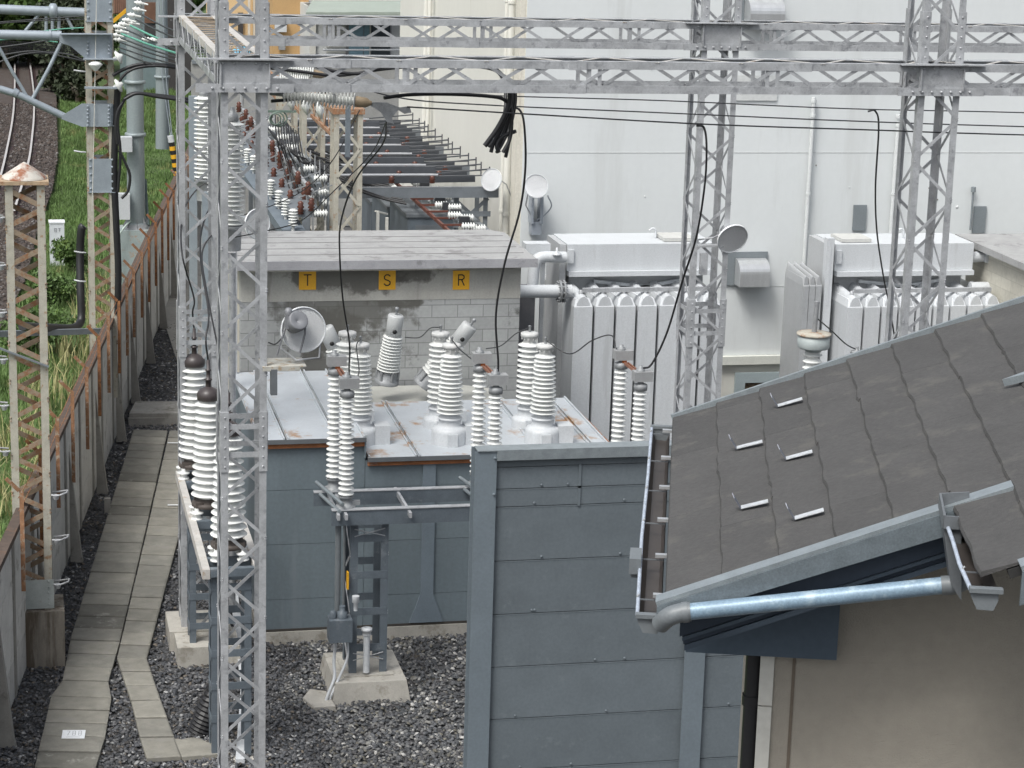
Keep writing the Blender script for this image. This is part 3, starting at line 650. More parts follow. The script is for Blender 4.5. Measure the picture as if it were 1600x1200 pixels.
A = [arrester('tall white arrester farthest from the camera in the row of three on the grey frame', (2.385, 29.9, ZA), 1.27),
     arrester('tall white arrester in the middle of the row of three on the grey frame', (2.41, 28.02, ZA), 1.27),
     arrester('tall white arrester nearest the camera, half hidden behind the lattice tower legs', (2.5, 26.28, ZA), 1.27)]

# ================================================================== blue-grey enclosure (left low box)
yb0 = 29.85; xL = 3.28; xM = 4.72; xR = 8.26; zR = 2.64; zL = 2.93; yb1 = 32.75
en = thing('equipment_enclosure', 'large blue-grey steel enclosure with white rusty roof sheets and white bushings on top', 'enclosure', (xL, yb0, 0))
for (x0, x1, z1) in ((xL, xM, zL-.06), (xM, xR, zR-.05)):
    k = [.62, 1.42, 2.2, z1-.0]; zz = .16
    for j, zt in enumerate(k):
        if zt-zz < .05: continue
        m = MB(); xx = x0
        while xx < x1-.01:
            x2 = min(xx+1.85, x1); m.box(xx+.003, x2-.003, yb0, yb0+.05, zz+.003, zt-.003); xx = x2
        obj('wall_panel', m, BOXP, en); zz = zt
m = MB(); m.box(xL, xL+.05, yb0+.055, yb1+.9, .16, zL-.07); m.box(xR-.05, xR, yb0+.055, yb1, .16, zR-.06); m.box(xL+.055, xR-.055, yb1-.06, yb1-.01, .16, zR-.06)
obj('side_wall', m, BOXP, en)
m = MB(); m.box(xL-.02, xR+.02, yb0-.04, yb1, -.05, .155); obj('plinth', m, CONCL, en)
m = MB(); m.box(xL+.06, xR, yb0-.02, yb0-.005, .10, .19); obj('base_shade_strip', m, mat('shadow_rust', (.05,.045,.04), .9), en)  # dark strip stands in for the shaded gap at the wall foot
for x in (5.62, 6.95, 8.0):
    m = MB(); m.box(x-.09, x+.09, yb0-.035, yb0-.003, .2, zR-.12); m.prism([(x-.09, yb0-.034, .62), (x-.24, yb0-.034, .2), (x+.24, yb0-.034, .2), (x+.09, yb0-.034, .62)], (0,.03,0)); obj('stiffener', m, mat('box_stiffener', (.175,.215,.25), .5, 0, .08, 3), en)
# roof sheets: left part a bit higher
def roofsheet(x0, x1, y0, y1, z, nm='roof_panel'):
    m = MB(); m.prism([(x0+.012, y0, z-.02), (x1-.012, y0, z-.02), (x1-.012, y1, z+.02), (x0+.012, y1, z+.02)], (0,0,.018))
    for x in (x0+.03, x1-.03): m.prism([(x-.012, y0+.01, z-.001), (x+.012, y0+.01, z-.001), (x+.012, y1, z+.038), (x-.012, y1, z+.038)], (0,0,.03))
    return obj(nm, m, BOXROOF, en)
for x0, x1 in ((xL-.05, 3.62), (3.62, 4.32), (4.32, xM)): roofsheet(x0, x1, yb0-.08, yb1+.92, zL)
for x0, x1 in ((xM+.02, 5.45), (5.45, 6.45), (6.45, 7.2), (7.2, 8.0), (8.0, xR+.02)): roofsheet(x0, x1, yb0-.08, yb1, zR)
m = MB(); m.box(xL-.05, xM, yb0-.1, yb0-.085, zL-.05, zL+.012); m.box(xM+.02, xR+.02, yb0-.1, yb0-.085, zR-.05, zR+.012); obj('roof_edge', m, PLASD, en)
m = MB(); m.box(xL-.03, xM-.01, yb0-.06, yb0-.002, zL-.12, zL-.06); m.box(xM+.03, xR, yb0-.06, yb0-.002, zR-.115, zR-.055); m.box(xR+.005, xR+.06, yb0-.05, yb1, zR-.06, zR-.0); obj('rusty_edge_angle', m, mat('edge_rust', (.30,.12,.05), .85, 0, .3, 6, alt=(.22,.26,.29), alt_amt=.35, alt_scale=3), en)
m = MB(); m.box(xM-.02, xM+.0, yb0-.07, yb1+.9, zR, zL); obj('step_panel', m, BOXP, en)

# six bushings standing through the enclosure roof
def bushing(label, base, hs, n, r1, r2, turret, group):
    t = thing('bushing', label, 'bushing', base, group); b = V(base); tr, th = turret
    m = MB(); m.lathe([(tr, 0), (tr, th*.72), (tr*.97, th*.86), (tr*.86, th*.97), (tr*.72, th), (tr*.62, th+.02), (tr*.62, th+.10), (tr*.68, th+.105), (tr*.68, th+.13), (tr*.55, th+.135), (tr*.5, th+.19)], b, n=28)
    m.obox(b+V((0,-tr-.0,th*.35)), (.07,0,0), (0,.02,0), (0,0,.11)); obj('turret', m, LGREY, t)
    m = MB(); m.box(b.x+tr*.8, b.x+tr+.16, b.y-.16, b.y+.12, b.z+.02, b.z+.30); obj('terminal_box', m, LGREY, t)
    z = th+.18; m = MB(); m.lathe(sheds(n, hs, r1*.66, r1, z, r2*.62, r2), b, n=28); obj('porcelain', m, PORC, t)
    z += hs; m = MB(); m.lathe([(.085,-.01),(.085,.05),(.09,.055),(.09,.08),(.13,.085),(.13,.135),(.10,.145),(.04,.15)], b+V((0,0,z)), n=24)
    for k in range(10): m.lathe([(.012,0),(.012,.05)], b+V((.11*math.cos(k*.628), .11*math.sin(k*.628), z+.045)), n=6)
    cp_ = obj('cap', m, mat('pale_cap', (.58,.58,.57), .6, 0, .12, 12), t);
    m = MB(); m.lathe([(.02,0),(.02,.08),(.03,.085),(.0,.1)], b+V((0,0,z+.15)), n=8); obj('terminal', m, CASTG, cp_)
    return b+V((0,0,z+.15))
FB = []; BB = []
for i, (px_, lab) in enumerate([(561, 'behind the left disconnector posts'), (702, 'middle one, on the rust stained roof sheet'), (847, 'beside the right edge of the roof')]):
    b = pz(px_, 692, zR); FB.append(bushing('large white front bushing on the enclosure roof, '+lab, (b.x, b.y, zR-.02), .87, 14, .195, .15, (.255, .27), 'front bushings on the enclosure'))
for i, (px_, lab) in enumerate([(541, 'left one behind the front bushing'), (685, 'middle one, with a thin lead from its cap'), (823, 'right one, in front of the block wall corner')]):
    b = pz(px_, 668, zR); BB.append(bushing('white rear bushing on the enclosure roof, '+lab, (b.x, b.y, zR-.02), .92, 12, .18, .165, (.225, .2), 'rear bushings on the enclosure'))

# ================================================================== transformer tank with three leaning bushings between enclosure and block building
tk = thing('transformer_tank', 'pale grey transformer tank top between the enclosure and the block building', 'transformer', (6.0, 34, 0))
m = MB(); z = 2.35
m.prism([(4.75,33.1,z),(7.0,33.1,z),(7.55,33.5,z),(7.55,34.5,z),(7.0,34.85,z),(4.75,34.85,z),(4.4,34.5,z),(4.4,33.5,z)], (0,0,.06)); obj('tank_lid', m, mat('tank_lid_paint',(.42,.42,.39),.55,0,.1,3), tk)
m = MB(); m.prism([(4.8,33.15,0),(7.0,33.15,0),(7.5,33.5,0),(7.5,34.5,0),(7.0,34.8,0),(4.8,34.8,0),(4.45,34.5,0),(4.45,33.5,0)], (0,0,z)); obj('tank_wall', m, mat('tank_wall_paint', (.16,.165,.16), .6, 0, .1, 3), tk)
m = MB()
for k in range(22): m.lathe([(.018,0),(.018,.03),(.0,.035)], (4.95+k*.09, 33.13, z+.06), n=6)
obj('lid_bolts', m, CASTG, tk)
def lean(label, base, top, n=12, r1=.188, r2=.155):
    t = thing('leaning_bushing', label, 'bushing', base, 'leaning bushings on the transformer tank'); b = V(base); ax = (V(top)-b); L = ax.length; ax.normalize()
    m = MB(); m.lathe([(.19,-.03),(.19,.03),(.16,.04),(.15,.18)], b, ax, 20)
    for k in range(6):
        x = ax.orthogonal().normalized(); y = ax.cross(x); m.lathe([(.022,0),(.022,.2)], b+(x*math.cos(k*1.05)+y*math.sin(k*1.05))*.165, ax, 6)
    obj('flange', m, CASTG, t)
    hs = L-.18-.33; m = MB(); m.lathe(sheds(n, hs, r1*.68, r1, .18, r2*.62, r2), b, ax, 26); obj('porcelain', m, PORC, t)
    m = MB(); m.lathe([(.11,0),(.125,.01),(.125,.31),(.11,.33),(.0,.33)], b+ax*(.18+hs), ax, 22); obj('oil_cup', m, mat('cup_grey',(.45,.46,.46),.45,0,.06,5), t)
    m = MB(); m.lathe([(.035,0),(.035,.015),(.0,.016)], b+ax*(.18+hs+.1)+V((-.01,-.114,-.02)), (0,-1,0), 12); obj('sight_glass', m, BLACK, t)
    m = MB(); m.lathe([(.02,0),(.02,.08),(.035,.085),(.03,.12),(0,.13)], b+ax*(.18+hs+.33), ax, 8); obj('terminal', m, CASTG, t)
    return b+ax*L
b1 = py(604, 596, 33.9); t1 = py(619, 492, 33.8)
LB = [lean('white bushing leaning left, half hidden behind the big round floodlight', py(552, 602, 33.7), py(508, 512, 33.7)),
      lean('white bushing standing nearly upright in front of the wet block wall', b1, t1),
      lean('white bushing leaning right behind the middle white bushings', py(663, 600, 33.8), py(735, 508, 33.6))]

# ================================================================== concrete block building with T S R plates
bb = thing('block_building', 'low concrete block building with a flat slab roof and yellow letter plates', 'building', (3.4, 35, 0))
xb0, xb1, ybb, zb_ = 3.52, 8.02, 35.0, 4.46; ybk = 37.7
STB = [(tuple(py(545, 470, 35)), (1.3, 3, .62)), (tuple(py(520, 520, 35)), (.75, 3, .5)), (tuple(py(500, 600, 35)), (.5, 3, .8)), (tuple(py(620, 470, 35)), (.6, 3, .16))]
stain(BLOCK, STB, (.095, .092, .082))
m = MB(); m.box(xb0, xb1, ybb, ybb+.2, 0, 3.78); obj('block_wall', m, BLOCK, bb)
m = MB(); m.box(xb0-.004, xb1+.004, ybb-.006, ybb+.2, 3.782, zb_-.115); obj('ring_beam', m, stain(mat('ring_beam_concrete', (.37,.365,.34), .9, 0, .12, 2.5, alt=(.2,.19,.17), alt_amt=.3, alt_scale=1.1, streak=True, bump=.2), [(tuple(py(545, 430, 35)), (1.1, 3, .35)), (tuple(py(640, 424, 35)), (.5, 3, .2))], (.085, .08, .07)), bb)
m = MB(); m.box(xb0, xb0+.2, ybb+.205, ybk, 0, zb_-.115); obj('side_wall', m, mat('side_wall_cream', (.52,.49,.42), .9, 0, .15, 4, alt=(.35,.32,.27), alt_amt=.3, streak=True), bb)
m = MB(); m.box(xb1-.2, xb1, ybb+.205, ybk, 0, zb_-.115); m.box(xb0+.2, xb1-.2, ybk-.2, ybk, 0, zb_-.115); obj('back_wall', m, BLOCK, bb)
ROOFC = mat('roof_slab_concrete', (.33,.33,.33), .85, 0, .12, 2.5, alt=(.22,.215,.215), alt_amt=.35, alt_scale=2.2, bump=.2)
m = MB(); m.box(xb0-.17, xb1+.22, ybb-.22, ybk-.4, zb_-.11, zb_); m.prism([(xb1+.215, ybb-.22, zb_-.11),(xb1+.215, ybk-.4, zb_-.11),(xb1+.0, ybk-.4+.3, zb_-.11),(xb0, ybk-.1, zb_-.11),(xb0-.165, ybk-.4, zb_-.11)], (0,0,.108))
roof = obj('roof_slab', m, ROOFC, bb)
m = MB(); m.box(xb0-.175, xb1+.225, ybb-.235, ybb-.222, zb_-.13, zb_+.01); obj('slab_edge', m, mat('slab_edge_paint', (.33,.33,.35), .8, 0, .12, 4, alt=(.22,.22,.23), alt_amt=.3), bb)
m = MB()
for k, y in enumerate((ybb+.35, ybb+.9, ybb+1.45, ybb+1.95)): m.box(xb0-.1, xb1+.12, y, y+.012, zb_+.0005, zb_+.006)
obj('roof_joint', m, mat('roof_joint_tar', (.17,.165,.165), .9), bb)
m = MB(); m.box(xb0+.1, xb1-1.1, ybb-.215, ybb-.15, zb_-.155, zb_-.132); obj('drip_strip', m, CONCL, bb)
def letter(ch, loc, size, mt, parent=None, name='letter', rot=None, ext=.004):
    cu = bpy.data.curves.new('t', 'FONT'); cu.body = ch; cu.size = size; cu.align_x = 'CENTER'; cu.align_y = 'CENTER'; cu.extrude = ext
    to = bpy.data.objects.new('t', cu); COL.objects.link(to); bpy.context.view_layer.update()
    me = bpy.data.meshes.new_from_object(to.evaluated_get(bpy.context.evaluated_depsgraph_get())); bpy.data.objects.remove(to)
    R = rot or Matrix.Rotation(math.pi/2, 4, 'X')
    mb = MB(); mb.add([R@v.co+V(loc) for v in me.vertices], [tuple(p.vertices) for p in me.polygons]); return obj(name, mb, mt, parent)
for ch, px, nm in (('T', 480.5, 'leftmost'), ('S', 605, 'middle'), ('R', 720.5, 'rightmost')):
    c = py(px, 437.5, ybb-.012); s = thing('letter_plate', 'yellow square plate with a black letter %s on the block wall' % ch, 'sign', c, 'yellow letter plates')
    m = MB(); m.box(c.x-.135, c.x+.135, c.y-.006, c.y+.004, c.z-.155, c.z+.155); obj('plate', m, YELL, s)
    m = MB(); hw = .055; zz = .085
    S = {'T': [(-1,1,1,1),(0,1,0,-1)], 'S': [(.8,.75,.35,1),(.35,1,-.35,1),(-.35,1,-.85,.7),(-.85,.7,-.8,.25),(-.8,.25,-.3,.05),(-.3,.05,.35,-.1),(.35,-.1,.85,-.35),(.85,-.35,.8,-.75),(.8,-.75,.3,-1),(.3,-1,-.4,-1),(-.4,-1,-.9,-.7)], 'R': [(-.8,-1,-.8,1),(-.8,1,.3,1),(.3,1,.8,.8),(.8,.8,.85,.4),(.85,.4,.35,.08),(.35,.08,-.8,.08),(.1,.08,.9,-1)]}[ch]
    for x0_, y0_, x1_, y1_ in S:
        a = V((c.x+x0_*hw, c.y-.009, c.z+y0_*zz)); b = V((c.x+x1_*hw, c.y-.009, c.z+y1_*zz)); d = (b-a).normalized()*.006; m.bar(a-d, b+d, .003, .016, (0,1,0)) if False else m.obox((a+b)/2, (b-a)/2+d, (b-a).cross(V((0,1,0))).normalized()*.009, V((0,.0015,0)))
    obj('letter', m, BLACK, s)

# ================================================================== disconnector frame and its three switches
zD = 2.55; yD = 28.1; xD0, xD1 = 3.95, 8.5
df = thing('disconnector_frame', 'grey steel table frame on a ladder-like column with a square concrete base', 'frame', (4.47, yD, 0))
m = MB(); m.bar((xD0, yD-.42, zD-.1), (xD1, yD-.42, zD-.1), .085, .2); obj('front_channel', m, DKST, df)
m = MB(); m.bar((xD0-.12, yD+.42, zD-.09), (xD1, yD+.42, zD-.09), .085, .18); obj('rear_channel', m, DKST, df)
m = MB(); m.box(xD0, xD1, yD-.475, yD-.37, zD+.001, zD+.012); m.box(xD0-.12, xD1, yD+.37, yD+.475, zD+.001, zD+.012); obj('top_flange', m, GALV, df)
for x in (4.02, 4.12, 4.95, 5.95, 6.05, 7.85, 7.95):
    m = MB(); m.bar((x, yD-.6, zD-.05), (x, yD+.6, zD-.05), .035, .07); obj('cross_bar', m, GALV, df)
cx = 4.47; cw = .50
for ydd in (yD-.3, yD+.3):
    for sx in (-1, 1):
        m = MB(); m.ang((cx+sx*cw/2, ydd, .25), (cx+sx*cw/2, ydd, zD-.2), .10, .012, (-sx,0,0), (0,1 if ydd < yD else -1,0)); obj('post', m, DKST, df)
    for k in range(4): m = MB(); m.obox((cx, ydd, .62+k*.5), (cw/2-.02,0,0), (0,.006,0), (0,0,.05)); obj('rung', m, DKST, df)
for sx in (-1, 1):
    m = MB(); zigzag(m, (cx+sx*cw/2, yD-.29, .3), (cx+sx*cw/2, yD-.29, zD-.25), (cx+sx*cw/2, yD+.29, .3), (cx+sx*cw/2, yD+.29, zD-.25), 5, .045, .008, (1,0,0)); obj('side_lacing', m, GALV, df)
m = MB()
for z in (2.2, .5): m.tube([(cx-.2, yD-.31, z-.05), (cx+.2, yD-.31, z+.05)], .008, 5); m.tube([(cx-.2, yD-.31, z+.05), (cx+.2, yD-.31, z-.05)], .008, 5)
obj('rod_brace', m, GALV, df)
m = MB(); m.hexa([(cx-.52, yD-.66, -.05),(cx+.52, yD-.66, -.05),(cx+.52, yD+.62, -.05),(cx-.52, yD+.62, -.05),(cx-.47, yD-.6, .25),(cx+.47, yD-.6, .25),(cx+.47, yD+.56, .25),(cx-.47, yD+.56, .25)])
m.box(cx-.33, cx+.33, yD-.4, yD+.4, .252, .27); obj('footing', m, CONCL, df)
m = MB(); m.tube([(cx-.42, yD-.35, .95), (cx-.42, yD-.35, zD)], .04, 10); m.tube([(cx-.30, yD-.1, .9), (cx-.30, yD-.1, zD)], .02, 8); obj('operating_pipe', m, PLASG, df)
m = MB(); c = V((cx-.40, yD-.45, .95)); m.obox(c, (.15,0,0), (0,.12,0), (0,0,.15)); m.lathe([(.07,0),(.07,.08),(.04,.09),(.04,.16)], c+V((.03,0,.15)), n=10); m.lathe([(.05,0),(.05,.07),(.03,.1)], c+V((-.09,0,.15)), n=8); obj('gear_box', m, DKST, df)
m = MB(); c = V((cx-.2, yD-.48, 1.2)); m.lathe([(.028,0),(.03,.1),(.05,.12),(.05,.2)], c, n=10); obj('handle', m, LGREY, df)
m = MB(); m.tube(smooth_path([(cx-.45,yD-.45,.8),(cx-.47,yD-.45,.5),(cx-.47,yD-.5,.3),(cx-.56,yD-.6,.12),(cx-.6,yD-.62,0)]), .022, 7); m.tube(smooth_path([(cx-.3,yD-.45,.8),(cx-.3,yD-.47,.55),(cx-.42,yD-.52,.28),(cx-.52,yD-.6,.1),(cx-.55,yD-.6,0)]), .018, 7); obj('conduit', m, LGREY, df)
m = MB(); m.tube([(cx-.03,yD-.36,.3),(cx-.03,yD-.36,.82)], .045, 10); m.lathe([(.06,0),(.06,.05),(.075,.055),(.075,.09),(.03,.1)], (cx-.03,yD-.36,.82), n=10); obj('ground_box', m, LGREY, df)
m = MB(); m.box(cx-.30, cx-.275, yD-.36, yD-.28, 1.45, 1.68); obj('yellow_tag', m, YELL, df)
m = MB(); m.prism([(cx-.78,yD-.85,-.02),(cx-.5,yD-.85,-.02),(cx-.55,yD-.3,-.02),(cx-.75,yD-.2,-.02),(cx-.88,yD-.5,-.02)], (0,0,.06)); tag(obj('concrete_pad', m, CONCL), 'small rounded concrete pad where the conduits beside the disconnector column enter the ground', 'concrete pad')
SW = []
def switch(xc, label):
    t = thing('disconnect_switch', label, 'switch', (xc, yD, zD), 'disconnect switch poles'); tops = []
    for (dx, dy, n, h) in ((.045, .52, 19, 1.40), (.09, -.30, 19, 1.30)):
        b = V((xc+dx, yD+dy, zD+.01))
        m = MB(); m.lathe([(.13,0),(.13,.02),(.08,.03),(.07,.12),(.10,.125),(.10,.145)], b, n=14); m.obox(b+V((.1,0,.05)), (.08,0,0), (0,.03,0), (0,0,.03)); obj('base_casting', m, CASTG, t)
        m = MB(); m.lathe(sheds(n, h, .062, .105, .145, .055, .095), b, n=22); obj('post_insulator', m, PORC, t)
        z = .145+h; m = MB(); m.lathe([(.05,0),(.09,.01),(.095,.06),(.085,.09),(.04,.10),(.035,.14)], b+V((0,0,z)), n=14); obj('metal_cap', m, CASTG, t)
        m = MB(); c = b+V((.02, 0, z+.20)); m.obox(c, (.125,0,0), (0,.08,0), (0,0,.065)); o = obj('terminal_box', m, mat('terminal_box_grey', (.36,.365,.37), .5, .2, .1, 10), t)
        m = MB(); m.lathe([(.06,0),(.06,.03),(.03,.035),(.03,.07),(0,.075)], c+V((-.03,0,.065)), n=10); obj('terminal', m, CASTG, t)
        tops.append(c+V((0,0,.1)))
        if dy > 0: m = MB(); m.obox(b+V((.03,-.03,z+.10)), (.03,0,0), (0,.03,0), (0,0,.05)); obj('contact', m, mat('orange_contact', (.50,.14,.04), .6, 0, .2, 20), t)
    a, b = tops; a = a-V((0,.1,.2)); b = b+V((-.05,.1,-.08))
    m = MB(); m.bar(a, b, .02, .035); m.bar(a+V((.045,0,0)), b+V((.045,0,0)), .02, .035); obj('blade', m, mat('copper_brown', (.30,.13,.08), .5, .3, .2, 14), t)
    for P_ in ([(xc-.17, yD+.62, zD+.08), (xc+.02, yD-.5, zD+.1)], [(xc-.17, yD+.5, zD-.02), (xc-.02, yD-.5, zD)]): m = MB(); m.tube(P_, .025, 8); obj('drive_rod', m, FASCL, t)
    SW.append(tops); return t
xs1 = py(541, 745, yD-.3).x-.09
for x, lab in ((xs1, 'left disconnector pole with two slim white post insulators in front of the left bushings'), (py(775, 600, yD-.3).x-.09, 'middle disconnector pole with two slim white posts rising behind the fence corner'), (py(1001, 600, yD-.3).x-.09, 'right disconnector pole with two slim white posts in front of the grey radiators')):
    switch(x, lab)
# ================================================================== large white building
cn = py(815, 300, 41.0); xc = cn.x
wb = thing('white_building', 'huge white rendered building filling the background on the right', 'building', (xc, 41, 0))
m = MB(); m.box(xc, xc+26, 41.0, 41.3, 1.35, 16); obj('front_wall', m, WHITEW, wb)
m = MB(); m.box(xc-.03, xc+26, 40.9, 41.3, 1.18, 1.345); obj('ledge', m, mat('ledge_cream', (.66,.67,.62), .8, 0, .05, 3), wb)
m = MB(); m.box(xc, xc+26, 41.02, 41.3, 0, 1.175); obj('base_wall', m, CREAMW, wb)
m = MB(); m.box(xc, xc+.3, 41.305, 54.8, 0, 16); obj('side_wall', m, CREAMW, wb)
m = MB(); m.box(xc-.12, xc+.02, 41.02, 41.4, 0, 16); obj('corner_pilaster', m, mat('pilaster_cream', (.66,.63,.55), .85, 0, .08, 2, alt=(.42,.37,.30), alt_amt=.3, streak=True), wb)
for yy, r in ((41.75, .07), (42.15, .05), (50.6, .07), (50.2, .045)):
    m = MB(); m.tube([(xc-.12, yy, 0), (xc-.12, yy, 16)], r, 10)
    for z in (2, 4, 6, 8, 10): m.tube([(xc-.12, yy, z), (xc-.12, yy, z+.06)], r*1.25, 10)
    obj('downpipe', m, CREAMW, wb)
def wallbox(px0, py0, px1, py1, dep, nm, mt, Y=40.98):
    a = py(px0, py1, Y); b = py(px1, py0, Y); m = MB(); m.box(a.x, b.x, Y-dep, Y, a.z, b.z); return obj(nm, m, mt, wb)
for (a, b, c, d) in ((1272, 152, 1286, 470), (1404, 190, 1418, 420)):
    p = py(a, b, 40.9); q = py(a-8, d, 40.9); m = MB(); m.tube([p, V((p.x, 40.9, .0))], .042, 12)
    for z in (p.z-.1, 6, 4.5): m.tube([(p.x,40.9,z),(p.x,40.9,z+.05)], .055, 12)
    obj('downpipe', m, mat('pipe_white', (.60,.62,.62), .85, 0, .04, 2), wb)
GREYP = mat('grey_wall_plate', (.20, .225, .24), .6, 0, .08, 3)
wallbox(1331, 320, 1354, 360, .03, 'wall_plate', GREYP); wallbox(1518, 322, 1541, 364, .03, 'wall_plate', GREYP)
wallbox(1146, 118, 1216, 157, .012, 'rendered_patch', mat('rendered_patch_white', (.60,.615,.61), .85, 0, .03, 1))
m = MB(); p = py(1521, 296, 40.9); m.tube([p, p+V((0,0,-.8))], .02, 6); m.lathe([(.05,0),(.05,.1)], p+V((0,0,-.05)), n=8); obj('vent_rod', m, GREYP, wb)
def venthood(cx, cy, w_px, label):
    c = py(cx, cy, 40.95); s = w_px/2/82
    t = thing('vent_hood', label, 'vent', c, 'vent hoods on the white wall')
    m = MB(); m.box(c.x-s*1.38, c.x+s*1.3, 40.95, 40.985, c.z-s*1.05, c.z+s*1.08); obj('back_plate', m, GREYP, t)
    pr = []
    for k in range(9): a = k/8*math.pi/2; pr.append((c.y-.02-s*1.1*math.sin(a), c.z-s*.15+s*.85*math.cos(a)))
    pr = [(c.y-.02, c.z+s*.7)]+[(y, z) for y, z in pr[1:]]+[(c.y-.02-s*1.1, c.z-s*.95), (c.y-.02, c.z-s*.95)]
    x0, x1 = c.x-s*.85, c.x+s*1.12
    m = MB(); m.prism([(x0, y, z) for y, z in pr], (x1-x0, 0, 0)); obj('hood', m, STAINL, t)
venthood(1168, 420, 50, 'curved stainless vent hood on the white wall beside the lattice tower')
venthood(1186, 15, 56, 'curved stainless vent hood at the top of the picture behind the far lattice beam')
r_ = random.Random(4)
for k in range(16):
    p = py(r_.uniform(850, 1560), r_.uniform(60, 520), 40.995); s_ = r_.uniform(.012, .035); m = MB(); m.lathe([(s_,0),(s_*.8,.006),(0,.007)], p, (0,-1,0), 8); obj('wall_pock', m, mat('pock_dark', (.22,.21,.19), .9) if k % 3 else mat('pock_light', (.74,.76,.76), .9), wb)
for (x0_, y0_, x1_, y1_) in ((823, 238, 1600, 239), (823, 452, 1240, 453)):
    a = py(x0_, y1_, 40.997); b = py(x1_, y0_, 40.997); m = MB(); m.box(a.x, b.x, 40.994, 40.9995, a.z, a.z+.012); obj('render_joint', m, mat('joint_grey', (.585,.60,.60), .9), wb)
# basement window frame
wf = thing('window', 'grey framed low window in the base of the white building above the dark roof', 'window', py(1200, 620, 40.9))
a = py(1146, 640, 40.96); b = py(1268, 580, 40.96); m = MB()
m.box(a.x, a.x+.2, 40.93, 41.0, a.z-.6, b.z); m.box(a.x+.2, b.x, 40.93, 41.0, b.z-.2, b.z); obj('frame', m, mat('grey_frame_paint', (.36,.42,.44), .5, 0, .06, 3), wf)
m = MB(); m.box(a.x+.2, b.x, 40.985, 41.01, a.z-.6, b.z-.2); obj('pane', m, mat('rusty_grille', (.16,.12,.08), .8, 0, .5, 18), wf)

# ================================================================== radiator banks / transformers
def fin(m, x, w, y0, y1, z0, z1):
    """pressed radiator panel pair seen end on, with rounded header"""
    m.prism([(x, y0, z0+.16), (x+w*.2, y0, z0), (x+w*.8, y0, z0), (x+w, y0, z0+.16), (x+w, y0, z1), (x, y0, z1)], (0, y1-y0, 0))
    m.add([(x,y0,z1),(x+w,y0,z1),(x+w,y1,z1+.0),(x,y1,z1+.0),(x+w*.14,y0+.10,z1+.13),(x+w*.86,y0+.10,z1+.13),(x+w*.86,y1,z1+.13),(x+w*.14,y1,z1+.13)], [(0,1,5,4),(1,2,6,5),(2,3,7,6),(3,0,4,7),(4,5,6,7)])
    vs = []; K = 8
    for yy, zz in ((y0+.01, z1-.02), (y1, z1+.06)):
        for k in range(K+1):
            a = math.pi*k/K; vs.append((x+w/2-math.cos(a)*w*.36, yy, zz+math.sin(a)*.20))
    fs = [(k, k+1, K+1+k+1, K+1+k) for k in range(K)]; m.add(vs, fs, True); m.add(vs[:K+1], [tuple(range(K+1))[::-1]])
def radiators(label, yf, x0, n, pitch, w, zt, lid, side):
    t = thing('radiator_bank', label, 'transformer', (x0, yf, 0), 'transformers with radiator panels')
    for k in range(n):
        m = MB(); fin(m, x0+k*pitch, w, yf, yf+1.0, .42, zt); obj('radiator_panel', m, RADG, t)
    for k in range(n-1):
        m = MB(); xx = x0+k*pitch+w; m.box(xx+.004, x0+(k+1)*pitch-.004, yf+.12, yf+.9, .5, zt-.02); obj('gap_shade_fill', m, mat('dark_gap', (.06,.06,.065), .9), t)  # near-black fill stands in for the shade between neighbouring panels
    xL, xR, z0, z1 = lid
    m = MB(); m.box(x0-.05, x0+n*pitch, yf+1.05, yf+2.4, 0, z0-.3); obj('tank', m, mat('tank_grey', (.36,.37,.375), .5, 0, .06, 2), t)
    m = MB(); m.box(xL, xR, yf+.75, yf+1.85, z0+.09, z1); obj('cover_box', m, LGREY, t)
    m = MB(); m.box(xL+.02, xR+.0, yf+.66, yf+1.9, z0, z0+.088); obj('cover_flange', m, LGREY, t)
    m = MB(); m.box(xL+.1, xR-.1, yf+1.0, yf+1.9, z0-.32, z0-.002); obj('tank_neck', m, mat('tank_neck_grey', (.38,.39,.40), .5, 0, .06, 2), t)
    m = MB(); m.box(x0+.2, x0+n*pitch-.15, yf+.18, yf+.26, zt+.22, zt+.29)
    for k in range(n): m.lathe([(.04,0),(.04,.08),(.02,.10)], (x0+k*pitch+w/2, yf+.22, zt+.16), n=8)
    obj('header_rail', m, GALV, t)
    m = MB(); c = V((xL+.55, yf+.95, z0-.14)); m.bar(c, c+V((1.1,0,-.12)), .05, .06); m.bar(V((xR-.55, yf+.95, z0-.14)), V((xR-1.3, yf+.95, z0-.26)), .05, .06); obj('strut', m, LGREY, t)
    m = MB(); m.obox((xR-.6, yf+1.2, z1+.04), (.28,0,0), (0,.3,0), (0,0,.03)) if side > 0 else m.obox((xL+.45, yf+1.2, z1+.04), (.28,0,0), (0,.3,0), (0,0,.03)); obj('hatch', m, mat('hatch_grey', (.50,.50,.48), .7, 0, .1, 8), t)
    m = MB(); xx = xL+1.75 if side > 0 else xL+1.5; m.tube(smooth_path([(xx, yf+1.3, z1), (xx, yf+1.3, z1+.14), (xx-.06, yf+1.3, z1+.18), (xx-.12, yf+1.3, z1+.14)], 4), .02, 6); obj('vent_pipe', m, LGREY, t)
    m = MB(); m.box(xL-.12 if side > 0 else xL-.14, xL-.01, yf+.8, yf+1.8, .5, z1-.01); obj('end_panel', m, mat('end_panel_grey', (.43,.44,.45), .5, 0, .06, 2), t)
    for k in range(2 if side > 0 else 6):
        m = MB(); m.box(xL+.0-.10, xL-.05+.03, yf+.78+k*.1, yf+.80+k*.1, 1.5, z0) if False else m.obox((xL+.06, yf+.73, z0+.35), (.05,0,0), (0,.02,0), (0,0,.12)); 
        obj('lug', m, LGREY, t); break
    return t
yR = 37.2
p = py(906, 480, yR); lidL = py(884, 378, yR+.9); lidB = py(884, 432, yR+.7)
